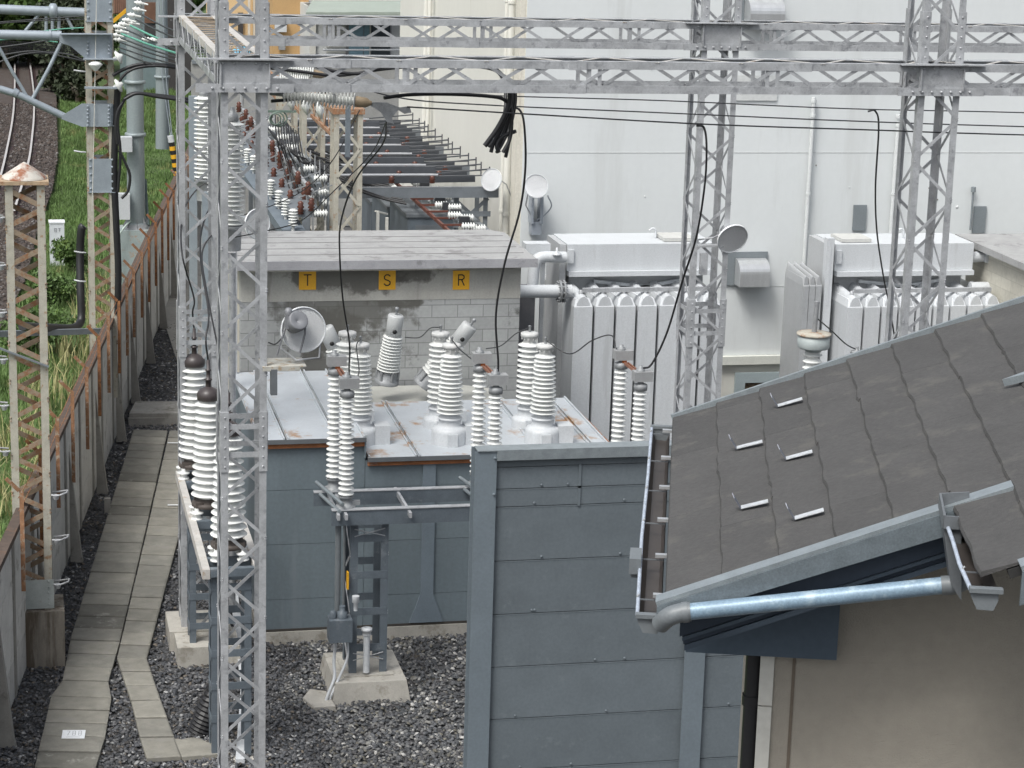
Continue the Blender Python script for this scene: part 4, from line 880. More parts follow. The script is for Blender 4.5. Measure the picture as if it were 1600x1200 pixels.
tr1 = radiators('light grey transformer with a bank of tall radiator panels behind the right disconnector pole', yR, py(897, 480, yR).x, 7, .385, .335, p.z, (lidL.x, py(1112, 378, yR+.9).x, lidB.z, lidL.z-.02), 1)
p = py(1345, 478, yR); lidL2 = py(1302, 378, yR+.9); lidB2 = py(1302, 432, yR+.7)
tr2 = radiators('light grey transformer with radiator panels above the ridge of the dark house roof', yR, py(1325, 478, yR).x, 9, .328, .285, p.z-.03, (lidL2.x, py(1517, 378, yR+.9).x, lidB2.z, lidL2.z-.02), -1)
m = MB()
p = py(1252, 450, yR+.6)
for k in range(3): fin(m, p.x+.0+k*.12, .11, yR+.5, yR+1.5, .4, p.z+.05)
obj('side_radiator', m, mat('side_radiator_grey', (.36,.37,.38), .5, 0, .08, 3), tr2)
m = MB(); q = py(1290, 372, yR+.7); m.box(q.x-.02, q.x+.12, yR+.55, yR+.7, .4, q.z+.02); m.box(q.x+.03, q.x+.06, yR+.54, yR+.55, q.z-1.2, q.z-.15); obj('corner_post', m, LGREY, tr2)
m = MB(); q = py(1370, 320, yR+.7); 
# pipes at the left end of transformer 1
pl = thing('oil_pipes', 'two fat grey oil pipes between the block building and the first radiator bank', 'pipe', py(850, 470, yR+.5))
a = py(842, 402, yR+.6); b = py(884, 402, yR+.6); c = py(826, 455, yR+.3); d = py(884, 455, yR+.3)
m = MB(); m.tube(smooth_path([a+V((-.1,0,-.5)), a+V((-.06,0,-.12)), a+V((.06,0,0)), b], 5), .10, 12); obj('upper_pipe', m, LGREY, pl)
m = MB(); m.tube([c-V((.4,0,0)), d+V((.1,0,0))], .115, 14); obj('lower_pipe', m, LGREY, pl)
m = MB()
for xx in (d.x-.13, d.x-.06): m.lathe([(.2,0),(.2,.03)], (xx, d.y, d.z), (1,0,0), 16)
for k in range(10): m.lathe([(.016,0),(.016,.16)], (d.x-.16, d.y+.165*math.cos(k*.628), d.z+.165*math.sin(k*.628)), (1,0,0), 6)
obj('flange', m, CASTG, pl)
m = MB(); e = py(838, 384, yR+.9); m.obox(e+V((0,0,-.03)), (.22,0,0), (0,.15,0), (0,0,.09)); m.box(e.x+.1, e.x+.17, e.y, e.y+.06, .3, e.z-.1); obj('valve_box', m, LGREY, pl)
m = MB(); m.lathe([(.08,0),(.08,.02),(.02,.03),(.02,.12),(.0,.13)], py(870, 398, yR+.5)+V((0,0,.0)), n=10); obj('hand_wheel', m, LGREY, pl)
m = MB(); m.box(a.x-.32, a.x-.02, yR+.7, yR+1.0, .2, a.z-.55); obj('dark_post', m, mat('dark_post_grey', (.13,.13,.14), .6), pl)
pl2 = thing('oil_pipes', 'short fat oil pipes joining the second transformer to the cream block wall', 'pipe', py(1550, 450, yR+.9))
a = py(1515, 402, yR+.9); b = py(1540, 400, yR+.9); c = py(1515, 450, yR+.7); d = py(1575, 450, yR+.7)
m = MB(); m.tube([a, b+V((.1,0,0))], .10, 12); m.obox(b+V((.15,0,.06)), (.2,0,0), (0,.15,0), (0,0,.16)); obj('upper_pipe', m, LGREY, pl2)
m = MB(); m.tube([c, d], .115, 14); m.lathe([(.2,0),(.2,.04)], d, (1,0,0), 16); obj('lower_pipe', m, LGREY, pl2)
# second block building on the right
b2 = thing('block_building', 'cream painted block building with a stained flat roof at the right edge of the picture', 'building', py(1580, 450, 37))
q = py(1548, 385, 37.9); r_ = py(1600, 408, 35.5); zt = q.z
m = MB(); m.box(q.x, q.x+5, 34.6, 38.9, 0, zt-.1); obj('wall', m, brickmat('cream_block_wall', (.55,.53,.46), (.8,.8,.8), .42, .21, False), b2)
m = MB(); m.box(q.x-.18, q.x+5, 34.4, 39.1, zt-.098, zt+.02); obj('roof_slab', m, ROOFC, b2)

# voltage transformer beside second bank
vt = thing('voltage_transformer', 'white sheds under a rusty flat grey cap beside the second radiator bank', 'insulator', py(1267, 640, 35.0))
c = py(1268, 585, 35.0); m = MB(); m.lathe(sheds(9, 1.0, .10, .165, -.6), c, n=26); obj('porcelain', m, PORC, vt)
m = MB(); m.lathe([(.14,0),(.14,.05),(.26,.06),(.27,.08),(.27,.27),(.0,.27)], c+V((0,0,.40)), n=28); obj('head', m, mat('head_grey', (.36,.40,.40), .5, 0, .1, 4), vt)
m = MB(); m.lathe([(.27,0),(.29,.01),(.29,.04),(.2,.05),(.0,.06)], c+V((0,0,.672)), n=28); obj('rusty_lid', m, mat('rust_lid', (.42,.39,.33), .8, 0, .2, 6, alt=(.30,.17,.10), alt_amt=.4, alt_scale=7), vt)
m = MB(); m.tube([c+V((0,0,.72)), c+V((.02,0,1.25))], .045, 8); obj('terminal_post', m, CASTG, vt)
m = MB(); m.lathe([(.16,-2.1),(.12,-.62)], c, n=12); obj('pedestal', m, CASTG, vt)
vb = py(1338, 560, 35.0)
m = MB(); m.lathe([(.09,-.3),(.09,0),(.05,.01),(.05,.08),(.11,.09),(.1,.13),(.03,.14),(.03,.2)], vb, n=12)
t = thing('bushing', 'small metal capped bushing just peeking over the dark roof edge', 'bushing', vb-V((0,0,2))); obj('cap', m, CASTG, t)
m = MB(); m.lathe([(.16,-2.4),(.12,-.9)]+sheds(6, .6, .09, .15, -.9), vb, n=16); obj('porcelain', m, PORC, t)
m = MB(); m.tube(smooth_path([c+V((.05,0,.95)), c+V((.3,0,.75)), vb+V((-.2,0,.25)), vb+V((0,0,.15))]), .012, 6); tag(obj('lead_wire', m, WIREM), 'thin dark lead curving from the rusty capped head down to the small bushing', 'wire')

# ================================================================== front panel fence (tall grey)
yF = 19.3; zF = py(880, 699, yF).z; tf = thing('panel_fence', 'tall blue-grey steel panel fence with wide posts in the foreground', 'fence', (4, yF, 0))
xf0 = py(739, 760, yF).x; ang = .0
def fx(x, y): return y
posts = [xf0+.1, xf0+.1+2.06, xf0+.1+4.12, xf0+.1+6.18]
for i, x in enumerate(posts):
    m = MB(); m.box(x-.1, x+.1, yF-.07, yF-.055, 0, zF+.0); m.box(x-.1, x+.1, yF+.10, yF+.115, 0, zF+.0); m.box(x-.006, x+.006, yF-.054, yF+.099, 0, zF); obj('post', m, FPOST, tf)
    if i == len(posts)-1: break
    x2 = posts[i+1]; zz = zF-.09
    hs = [.075, .205, .17]+[.515]*12
    m0 = x+.012; m1 = x2-.012; k = 0
    for h in hs:
        z1 = zz; z0 = max(zz-h, 0)
        if z1 <= .02: break
        m = MB(); m.box(m0, m1, yF-.02, yF+.04, z0+.004, z1-.004); m.box(m0, m1, yF-.0225, yF-.0205, z1-.014, z1-.006)
        r = random.Random(k*7+i)
        for q in range(2): bolts(m, [V((m0+r.uniform(.15, .85)*(m1-m0), yF-.021, z0+.03))], .012, .016)
        if k == 1 or k == 2:
            for f in (.43, .86): m.box(m0+f*(m1-m0)-.012, m0+f*(m1-m0)+.012, yF-.034, yF-.021, z0-.01, z1+.01)
        obj('panel', m, FENCE, tf); zz -= h; k += 1
m = MB(); m.box(xf0+.0+.02, posts[-1]+.1, yF-.085, yF+.10, zF-.0+.003, zF+.012); m.box(posts[0]+.1, posts[-1]+.1, yF-.085, yF-.072, zF-.085, zF+.003); obj('top_rail', m, FASCL, tf)
m = MB(); bolts(m, [V((posts[0]+.08, yF-.071, zF-.06)), V((posts[0]+.08, yF-.071, zF-.4))], .013, .02); obj('bolt', m, FPOST, tf)

# ================================================================== foreground house
ha = math.radians(16.9); E_ = V((math.sin(ha), math.cos(ha), 0)); Pp = V((math.cos(ha), -math.sin(ha), 0)); Z_ = V((0,0,1))
hb = math.radians(22); Q = Pp*math.cos(hb)+Z_*math.sin(hb); NR = Q.cross(E_).normalized()
if NR.z < 0: NR = -NR
B0 = pd(1040, 934, 8.0)      # near eave corner on the roof surface
def R3(u, v, h=0): return B0+Q*u+E_*v+NR*h      # u up the slope, v away along the eave
hs = thing('house', 'foreground house with a dark shingled roof, grey gutters and cream stucco gable wall', 'house', V((B0.x+1, B0.y, 0)))
LE = 2.52; U1 = 1.135; VN = -.80; EXP = .2095; UM = 6.6
rr = random.Random(11)
def vfar(u): return LE+.0
nC = int(UM/EXP)
jag = {}
for k in range(nC):
    u0 = k*EXP; u1 = u0+EXP+.03
    v0 = 0.0 if u0 < U1-.12 else VN
    off = [0, .43, .2, .66, .08][k % 5]*.8
    segs = []; v = v0; edges = [v0]
    x = v0-off
    while x < LE:
        x += .91
        if v0+.05 < x < LE-.05: edges.append(x)
    edges.append(LE)
    m = MB()
    for a, b in zip(edges[:-1], edges[1:]):
        a += .0008; b -= .0008
        n = max(2, int((b-a)/.045)); lo = []; s = rr.uniform(0, 100); st = 0
        for i in range(n+1):
            if rr.random() < .16: st = rr.uniform(-.005, .004)
            lo.append(u0+st+.003*math.sin(s+i*.9)+rr.uniform(-.0012, .0012) if k else u0)
        vs = [];
        for i in range(n+1):
            vv = a+(b-a)*i/n
            vs += [R3(lo[i], vv, .0), R3(lo[i]+.001, vv, .008), R3(lo[i]+.009, vv, .0175), R3(min(u1, UM+.3), vv, .0025)]
        fs = []
        for i in range(n):
            p0 = i*4; p1 = p0+4
            fs += [(p0, p1, p1+1, p0+1), (p0+1, p1+1, p1+2, p0+2), (p0+2, p1+2, p1+3, p0+3)]
        fs += [(0,1,2,3), (n*4+3, n*4+2, n*4+1, n*4)]
        m.add(vs, fs)
    obj('shingle_course', m, SHING, hs)
# roof deck below shingles
m = MB(); pl_ = [R3(.02, 0, -.004), R3(U1, 0, -.004), R3(U1, VN, -.004), R3(UM, VN, -.004), R3(UM, LE, -.004), R3(.02, LE, -.004)]
m.prism(pl_, -NR*.03); obj('roof_deck', m, mat('roof_deck_dark', (.03,.03,.03), .9), hs)
# verge trims
def trimbar(a, b, w, h, mt, nm, up=NR): m = MB(); m.bar(a, b, w, h, up); return obj(nm, m, mt, hs)
trimbar(R3(0, LE+.012, .012), R3(UM, LE+.012, .012), .022, .035, FASCL, 'far_verge_trim')
trimbar(R3(-.03, -.035, .012), R3(U1+.13, -.035, .012), .075, .014, FASCL, 'verge_cap')
m = MB(); a = R3(-.03, -.068, .004); b = R3(U1+.03, -.068, .004); m.prism([a, b, b-Z_*.088, a-Z_*.062], -E_*.012); obj('verge_fascia', m, FASC, hs)
trimbar(R3(U1+.04, VN-.035, .012), R3(UM, VN-.035, .012), .075, .014, FASCL, 'verge_cap')
m = MB(); a = R3(U1+.04, VN-.068, .004); b = R3(UM, VN-.068, .004); m.prism([a, b, b-Z_*.13, a-Z_*.11], -E_*.012); obj('verge_fascia', m, FASC, hs)
# navy boards under the verge, stepping in
g0 = R3(0, 0, -.03)
def gable(u0, u1, drop0, drop1, back, nm, mt=NAVY, th=.02):
    """strip parallel to the roof slope under the near verge"""
    a0 = B0+Q*u0+E_*back; a1 = B0+Q*u1+E_*back
    m = MB(); m.prism([a0-Z_*drop0, a1-Z_*drop0, a1-Z_*drop1, a0-Z_*drop1], E_*th); return obj(nm, m, mt, hs)
mat('navy_moulding', (.055,.075,.10), .45, 0, .1, 4)
gable(.06, U1, .05, .165, .0, 'barge_board')
gable(.07, U1, .167, .180, -.012, 'board_moulding', mt=_mats['navy_moulding'])
gable(.075, U1, .182, .202, .012, 'barge_board')
gable(.08, U1, .204, .224, .0, 'board_moulding', mt=_mats['navy_moulding'])
wy = .42       # gable wall plane set back from the verge
def WP(s, z, o=0): return B0+Pp*s+E_*(wy+o)+Z_*(z-B0.z)    # s along the wall
cl = lambda px, py_: None
def on_wall(px, py_, o=0):
    d = ray(px, py_); P0 = B0+E_*(wy+o); t = (P0-CAM).dot(E_)/d.dot(E_); q = CAM+d*t; return (q-B0).dot(Pp), q.z
# navy box panel under eave
s0, zt = on_wall(1075, 950, -.10); s1, zb1 = on_wall(1307, 1032, -.10); s0b, zb0 = on_wall(1075, 1019, -.10); _, zt1 = on_wall(1307, 935, -.10)
m = MB(); m.prism([WP(s0, zb0, -.1), WP(s1, zb0-.0, -.1), WP(s1, zt1+.2, -.1), WP(s0, zt, -.1)], E_*.08); obj('eave_panel', m, mat('navy_panel', (.075,.105,.14), .5, 0, .08, 3), hs)
m = MB(); m.prism([WP(s0, zb0, -.02), WP(s0+.03, zb0, -.02), WP(s0+.03, zt, -.02), WP(s0, zt, -.02)], E_*(LE-.2)); obj('eave_side_board', m, NAVY, hs)
m = MB(); m.prism([WP(s0+.02, zb0+.01, 0), WP(s1, zb0+.01, 0), WP(s1, zb0+.03, 0), WP(s0+.02, zb0+.03, 0)], E_*(LE-.25)); obj('soffit', m, NAVY, hs)
sw, _ = on_wall(1190, 1100); zw0 = 0.0
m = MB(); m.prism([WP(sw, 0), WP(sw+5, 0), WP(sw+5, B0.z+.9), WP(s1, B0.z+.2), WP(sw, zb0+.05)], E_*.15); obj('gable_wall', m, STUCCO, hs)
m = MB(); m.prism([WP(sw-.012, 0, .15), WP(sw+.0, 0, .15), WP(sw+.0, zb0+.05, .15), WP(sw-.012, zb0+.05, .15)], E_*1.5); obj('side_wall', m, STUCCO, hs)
sj, _ = on_wall(1206, 1100, -.01)
m = MB()
_, zj = on_wall(1195, 1103, -.012); m.box; 
for z0_, z1_ in ((0, zj-.004), (zj+.002, zb0+.05)): m.prism([WP(sw-.014, z0_, -.012), WP(sj, z0_, -.012), WP(sj, z1_, -.012), WP(sw-.014, z1_, -.012)], E_*.011)
obj('corner_trim', m, TRIMW, hs)
sk, _ = on_wall(1237, 1100, -.003)
m = MB(); m.prism([WP(sk-.006, 0, -.003), WP(sk+.006, 0, -.003), WP(sk+.006, B0.z, -.003), WP(sk-.006, B0.z, -.003)], E_*.002); obj('sealant_joint', m, mat('sealant_brown', (.16,.13,.10), .8), hs)
# downpipe at corner
sd_, _ = on_wall(1176, 1100, .05); m = MB(); m.tube([WP(sd_, 0, .05), WP(sd_, zb0+.05, .05)], .036, 14); m.tube([WP(sd_, zj-.02, .05), WP(sd_, zj+.02, .05)], .042, 14); obj('downpipe', m, mat('black_brown_pipe', (.022,.022,.024), .4, 0, .1, 5), hs)
# eave gutter
def gutter(u, v0, v1, nm='gutter', drop=.045, gw=.085):
    m = MB(); o0 = B0+Q*u-E_*0
    prof = [(-gw, 0), (-gw*.98, -.02), (-gw*.75, -.06), (-gw*.15, -.062), (.0, -.03), (.0, .0)]
    th = .004
    A = [B0+Q*u+E_*v0+Pp*x+Z_*(z-drop) for x, z in prof]; A2 = [B0+Q*u+E_*v0+Pp*(x*(1-.05)-.003)+Z_*(z-drop+.004) for x, z in prof]
    n = len(prof); d = E_*(v1-v0); vs = A+[q+d for q in A]+A2+[q+d for q in A2]
    fs = [(i, i+1, n+i+1, n+i) for i in range(n-1)]+[(2*n+i+1, 2*n+i, 3*n+i, 3*n+i+1) for i in range(n-1)]
    m.add(vs, fs); obj(nm, m, BROWNG, hs)
    m = MB(); e0 = A[0]; m.tube([e0, e0+d*.35+Pp*-.006, e0+d*.7, e0+d], .0075, 8); obj('gutter_lip', m, mat('white_lip', (.42,.47,.55), .35, .1, .25, 20), hs)
    for v in (v0, v1):   # end caps
        s = -1 if v == v0 else 1; m = MB(); q = [p_+E_*(v-v0) for p_ in A]; m.prism(q, E_*s*.012); q0 = q[0]; q5 = q[-1]; m.bar(q0+E_*s*.01+Z_*.004-Pp*.006, q5+E_*s*.01+Z_*.004+Pp*.012, .03, .014, Z_); obj('end_cap', m, PLASG, hs)
    k = v0+.18
    while k < v1-.05:
        m = MB(); c = B0+Q*u+E_*k+Z_*(-drop+.01); m.bar(c-Pp*gw*.95-Z_*.012, c+Pp*.0-Z_*.012, .006, .004, Z_); obj('bracket_strap', m, PLASD, hs); m = MB(); m.tube([c-Pp*gw*.98+Z_*.006, c-Pp*gw*1.05+Z_*.0, c-Pp*gw*1.0-Z_*.02], .004, 6); obj('lip_clip', m, STAINL, hs); m = MB(); m.obox(c-Pp*.012+Z_*.006, Pp*.022, E_*.012, Z_*.006)
        obj('gutter_bracket', m, STAINL, hs); k += .47
gutter(-.012, -.06, LE+.05)
gutter(U1-.03, VN-.05, -.12)
# gutter outlet box and small fittings
c = B0+Q*-.02+E_*.52-Pp*.1+Z_*-.03; m = MB(); m.obox(c, Pp*.022, E_*.07, Z_*.03); m.obox(c-Z_*.035, Pp*.016, E_*.035, Z_*.02); obj('gutter_joiner', m, PLASG, hs)
c = B0+Q*(U1-.03)-E_*.10-Z_*.045; m = MB()
m.bar(c-Pp*.10+E_*.06+Z_*.05, c-Pp*.10-E_*.10+Z_*.02, .008, .05, Z_); m.bar(c-Pp*.10-E_*.10+Z_*.02, c-Pp*.02-E_*.10+Z_*.02, .008, .045, Z_); m.bar(c-Pp*.10+E_*.06+Z_*.05, c-Pp*.0+E_*.06+Z_*.06, .008, .05, Z_)
obj('gutter_corner', m, PLASD, hs)
m = MB(); m.prism([c-Pp*.10-E_*.09-Z_*.0, c-Pp*.04-E_*.09, c-Pp*.02-E_*.09-Z_*.26, c-Pp*.06-E_*.09-Z_*.20], E_*.1); obj('downpipe_head', m, PLASD, hs)
# slanting downspout across the gable
def on_pl(px, py_, o): 
    d = ray(px, py_); P0 = B0+E_*o; t = (P0-CAM).dot(E_)/d.dot(E_); return CAM+d*t
a = on_pl(1066, 957, -.12); b = on_pl(1480, 914, -.14)
m = MB(); m.tube([a, b], .030, 18); obj('slanting_downspout', m, PIPEB, hs)
m = MB(); m.tube(smooth_path([b-(b-a).normalized()*.02, b+(b-a).normalized()*.03, b+(b-a).normalized()*.07+Z_*.02+E_*.02, b+(b-a).normalized()*.085+Z_*.09+E_*.04], 5), .034, 14); obj('pipe_elbow', m, PLASG, hs); m = MB()
m.tube(smooth_path([a+(b-a).normalized()*.03, a, a-(b-a).normalized()*.045-Z_*.01, a-(b-a).normalized()*.075-Z_*.045+E_*.03], 5), .034, 14); m.tube([a+(b-a).normalized()*.0, a+(b-a).normalized()*.022], .037, 14); obj('pipe_elbow', m, PLASG, hs)
# snow guards
def on_roof(px, py_):
    d = ray(px, py_); t = (B0-CAM).dot(NR)/d.dot(NR); q = CAM+d*t-B0; return q.dot(Q), q.dot(E_)
for i, (x0, y0, x1, y1, mt) in enumerate([(1218,641,1256,630,0),(1154,707,1194,697,0),(1231,724,1272,713,1),(1161,801,1203,791,1),(1245,818,1290,805,0),]):
    u0, v0_ = on_roof(x0, y0); u1, v1_ = on_roof(x1, y1); v_ = (v0_+v1_)/2
    m = MB(); m.prism([R3(u0, v0_-.02, .021), R3(u1, v1_-.02, .021), R3(u1, v1_+.02, .021), R3(u0, v0_+.02, .021)], NR*.003)
    obj('snow_guard', m, mat('snow_guard_steel', (.62,.64,.66), .4, .3, .2, 30, alt=(.4,.41,.42), alt_amt=.3, alt_scale=40), hs); m = MB(); m.prism([R3(u0, v0_-.016, .019), R3(u0, v0_+.016, .019), R3(u0-.01, v0_+.018, .07), R3(u0-.012, v0_+.0, .088), R3(u0-.01, v0_-.018, .07)], -Q*.003)
    obj('snow_guard_tab', m, mat('snow_guard_tab_shaded', (.16,.17,.2), .45, .3, .25, 30), hs)  # same bracket steel, darkened so the colour carries the tab's shade
u0, v0_ = on_roof(1572, 611); m = MB(); m.prism([R3(u0, v0_, .02), R3(u0+.3, v0_-.10, .02), R3(u0+.3, v0_+.03, .02)], NR*.03); m.prism([R3(u0+.10, v0_-.05, .05), R3(u0+.3, v0_-.16, .05), R3(u0+.3, v0_-.02, .10)], NR*.004); obj('ridge_flashing', m, FASCL, hs)
# ================================================================== floodlights
def floodlight(label, c, aim, r, arm, head=True):
    """c: centre of the dish opening; aim: direction it faces; arm: list of bracket points"""
    t = thing('floodlight', label, 'floodlight', c, 'round reflector floodlights'); c = V(c); a = V(aim).normalized(); dp = r*.62
    pr = [(r*math.sqrt(max(0, 1-(k/9))), -dp*(k/9)) for k in range(8)]+[(r*.28, -dp*.93)]
    prof = [(r*1.04, .0), (r*1.04, .012), (r, .012)]
    m = MB(); o = [(x+.004, z) for x, z in pr]; m.lathe(prof[:2]+[(r*1.0, .006)]+pr, c, a, 32); m.lathe([(r*1.03, 0)]+[(x+.01, z-.008) for x, z in pr], c, a, 32)
    obj('reflector', m, mat('reflector_bright', (.95,.96,.97), .3, .15, .03, 8, bump=.4, bscale=14), t)
    m = MB(); m.tube([c+a*.01+(a.orthogonal().normalized()*math.cos(k*.2618)+a.cross(a.orthogonal().normalized())*math.sin(k*.2618))*r*1.01 for k in range(25)], r*.035, 6); obj('rim', m, LGREY, t)
    m = MB(); m.lathe([(r*.10, -dp*.9), (r*.15, -dp*.6), (r*.17, -dp*.3), (r*.1, -dp*.12), (0, -dp*.08)], c, a, 14); obj('bulb', m, mat('bulb_glass', (.7,.72,.72), .1, 0, .02, 5), t)
    m = MB(); m.lathe([(r*.36, -dp*.86), (r*.38, -dp*1.15), (r*.36, -dp*1.9), (r*.2, -dp*2.0), (0, -dp*2.0)], c, a, 18); m.lathe([(r*.16, 0), (r*.17, r*.5), (r*.1, r*.55), (0, r*.56)], c-a*dp*1.5, a.orthogonal().normalized()*0+V((0,0,1)), 10); obj('lamp_body', m, mat('lamp_cast_grey', (.36,.365,.38), .45, .4, .12, 12), t)
    m = MB(); m.tube([V(p) for p in arm], r*.055, 6)
    obj('bracket', m, GALV, t); return t
cF = py(474, 515, YN-.15); e = cF
fl = floodlight('big floodlight with a bright dish held on a flat plate at the nearest tower', cF, (.12, -1, .12), .245, [cF+V((-.24,.05,0)), cF+V((-.25,0,-.2)), cF+V((-.08,-.02,-.34)), cF+V((.18,0,-.32)), cF+V((.2,.08,-.05))])
m = MB(); hc = cF+V((-.10,-.10,.10)); m.lathe([(.06,-.10),(.10,-.07),(.115,.04),(.11,.10),(.10,.11),(.0,.05)], hc, (.25,-.8,.45), 20); m.obox(hc+V((-.085,-.03,.02)), (.035,0,0), (0,.04,0), (0,0,.075)); m.lathe([(.04,0),(.045,.03),(.03,.07),(0,.075)], hc+V((-.08,-.02,.10)), n=12); m.tube([hc+V((.10,-.02,.06)), hc+V((.10,-.03,-.12)), hc+V((.05,0,-.34))], .012, 6); m.tube([hc+V((-.10,-.02,-.02)), hc+V((-.16,-.02,-.2)), hc+V((-.2,0,-.36))], .010, 6)
obj('front_housing', m, mat('housing_grey', (.22,.225,.24), .5, .2, .12, 12), fl)
m = MB(); a = V((xn1+.2, YN-.28, cF.z-.38)); m.box(a.x-.0, cF.x+.02, a.y, a.y+.42, a.z-.012, a.z); m.box(a.x, cF.x-.05, a.y-.006, a.y, a.z-.05, a.z)
t = obj('lamp_platform', m, mat('rust_stained_plate', (.42,.41,.37), .8, 0, .2, 9, alt=(.33,.24,.15), alt_amt=.4, alt_scale=12)); tag(t, 'flat rust stained plate sticking out of the nearest tower under the big floodlight', 'platform')
m = MB(); m.box(xn1+.29, xn1+.36, YN-.30, YN-.2, cF.z-.70, cF.z-.41); tag(obj('ballast_box', m, PLASD), 'small dark vertical box hanging under the lamp platform', 'box')
m = MB(); m.tube(smooth_path([(xn1+.26, YN-.27, cF.z-.11), (xn1+.34, YN-.27, cF.z-.13), (xn1+.42, YN-.25, cF.z-.05), cF+V((-.2,.1,0))]), .008, 6); tag(obj('lamp_cable', m, RUBBER), 'short black cable running from the nearest tower to the big floodlight', 'cable')
c = py(1141, 371, YF-.25); c = V((c.x, c.y-.1, c.z))
floodlight('floodlight pointing down and away on the tower in front of the radiators', c, (.12, -.88, -.36), .22, [c+V((-.1,0,.1)), c+V((-.25,.1,.0)), c+V((-.45,.2,-.05))])
m = MB(); q = py(1096, 383, YF-.3); m.box(q.x-.05, q.x+.32, q.y-.02, q.y+.1, q.z-.03, q.z+.0); m.box(q.x+.0, q.x+.10, q.y-.02, q.y+.06, q.z-.42, q.z-.12); tag(obj('lamp_bracket', m, GALV), 'steel arm and grey box holding the floodlight on the right hand gantry tower', 'bracket')
c = py(838, 291, 40.4); floodlight('floodlight on the white wall above a small grey junction box', c, (-.05, -.9, .35), .22, [c+V((-.1,.2,-.1)), c+V((-.12,.3,-.4)), c+V((.0,.4,-.6))])
m = MB(); q = py(840, 325, 40.7); m.box(q.x-.11, q.x-.07, 40.7, 40.98, q.z-.3, q.z+.2); m.box(q.x+.06, q.x+.11, 40.7, 40.98, q.z-.3, q.z+.2); m.box(q.x-.09, q.x+.10, 40.75, 40.98, q.z-.52, q.z-.27); m.tube(smooth_path([(q.x+.16,40.6,q.z+.25),(q.x+.24,40.6,q.z+.05),(q.x+.12,40.7,q.z-.15),(q.x,40.8,q.z-.25)]), .012, 6)
tag(obj('junction_box', m, mat('junction_grey', (.30,.33,.37), .5, 0, .08, 5)), 'small blue grey junction box on a bracket below the wall floodlight', 'box')
c = py(768, 281, 41.35); floodlight('floodlight turned left on the cream side wall beside the corner downpipes', c, (-.62, -.72, .30), .21, [c+V((.1,0,.05)), c+V((.3,.05,-.1)), c+V((.42,.1,-.35)), c+V((.6,.1,-.40))])
c = py(402, 350, 33.5); floodlight('partly hidden floodlight behind the nearest tower above the slab roof', c, (.45, -.8, .1), .22, [c+V((-.2,.1,0)), c+V((-.35,.1,-.2)), c+V((-.3,.1,-.45))])
m = MB(); m.bar(c+V((-.32,.1,-.45)), c+V((-.32,.1,-5.2)), .06, .06); m.obox(c+V((-.2,.15,-.02)), (.17,0,0), (0,.12,0), (0,0,.10)); tag(obj('lamp_post', m, GALV), 'thin steel post carrying the partly hidden floodlight', 'post')

# ================================================================== tension insulators and line wires
def string_ins(label, a, b, n, r, cap=True):
    a = V(a); b = V(b); t = thing('tension_insulator', label, 'insulator', a, 'horizontal tension insulator strings'); ax = (b-a); L = ax.length; ax.normalize()
    m = MB(); m.lathe(sheds(n, L-.2, r*.45, r, .05), a, ax, 22); obj('porcelain', m, PORC, t)
    m = MB(); m.lathe([(.03,-.1),(.03,.04),(r*.6,.05),(r*.6,.07)], a, ax, 10); obj('clevis', m, CASTG, t)
    m = MB(); m.lathe([(r*.55,0),(r*.62,.02),(r*.55,.13),(r*.3,.17),(.02,.19)], a+ax*(L-.17), ax, 16); obj('end_cap', m, mat('tan_end_cap', (.30,.23,.15), .6, 0, .2, 12), t)
    return t
yS = YN+.05
s1 = py(436, 146, YN+.3); e1 = py(578, 161, YN+.05); string_ins('long white tension insulator just below the near lattice beam', s1, e1, 21, .098)
s2 = py(432, 104, YF-.6); e2 = py(507, 118, YF-.6); string_ins('white tension insulator seen through the near beam, upper of two', s2, e2, 14, .085)
s3 = py(430, 122, YF-1.6); e3 = py(500, 131, YF-1.6); string_ins('white tension insulator seen through the near beam, lower of two', s3, e3, 14, .085)
s4 = py(455, 160, YF-3); e4 = py(500, 172, YF-3.0)
m = MB()
for k in range(3):
    c = s4.lerp(e4, k/2.); m.lathe([(.02,-.05),(.1,-.02),(.115,0),(.06,.02),(.02,.05)], c, (1,0,.25), 18)
tag(obj('disc_insulator', m, PORC), 'short string of tilted white discs under the long tension insulator', 'insulator')
# clamp plate at string end
m = MB(); a = e1; 
pl = [py(x, y, YN+.05) for x, y in ((578,160),(604,160),(625,168),(640,166),(643,176),(632,178),(622,172),(612,184),(616,194),(604,190),(596,176),(580,166))]
m.prism(pl, (0,.014,0)); tag(obj('strain_clamp', m, CASTG), 'grey yoke clamp between the long white insulator and the line wire', 'clamp')
def wire(label, pts, r, mt=WIREM, n=8, nm='line_wire', cat='wire', group=None, sm=True):
    m = MB(); m.tube(smooth_path(pts, n) if sm else pts, r, 6 if r < .03 else 12); return tag(obj(nm, m, mt), label, cat, group)
YW1, YW2, YW3 = YN+.05, 27.2, 29.8
wire('nearest and lowest of the three thin line wires crossing the white wall', [py(636,167,YW1), py(820,178,YW1), py(1100,194,YW1), py(1360,203,YW1), py(1640,212,YW1), py(2700,240,YW1)], .009, group='line wires')
wire('middle one of the three thin line wires crossing the white wall', [py(505,118,YW2), py(620,152,YW2), py(760,164,YW2), py(1030,176,YW2), py(1330,189,YW2), py(1640,199,YW2), py(2700,228,YW2)], .009, group='line wires')
wire('topmost of the three thin line wires crossing the white wall', [py(500,131,YW3), py(740,148,YW3), py(1030,157,YW3), py(1330,170,YW3), py(1640,177,YW3), py(2700,205,YW3)], .009, group='line wires')
g = 'dropper cables'
a = SW[0][1]; b = SW[1][1]; c = SW[2][1]
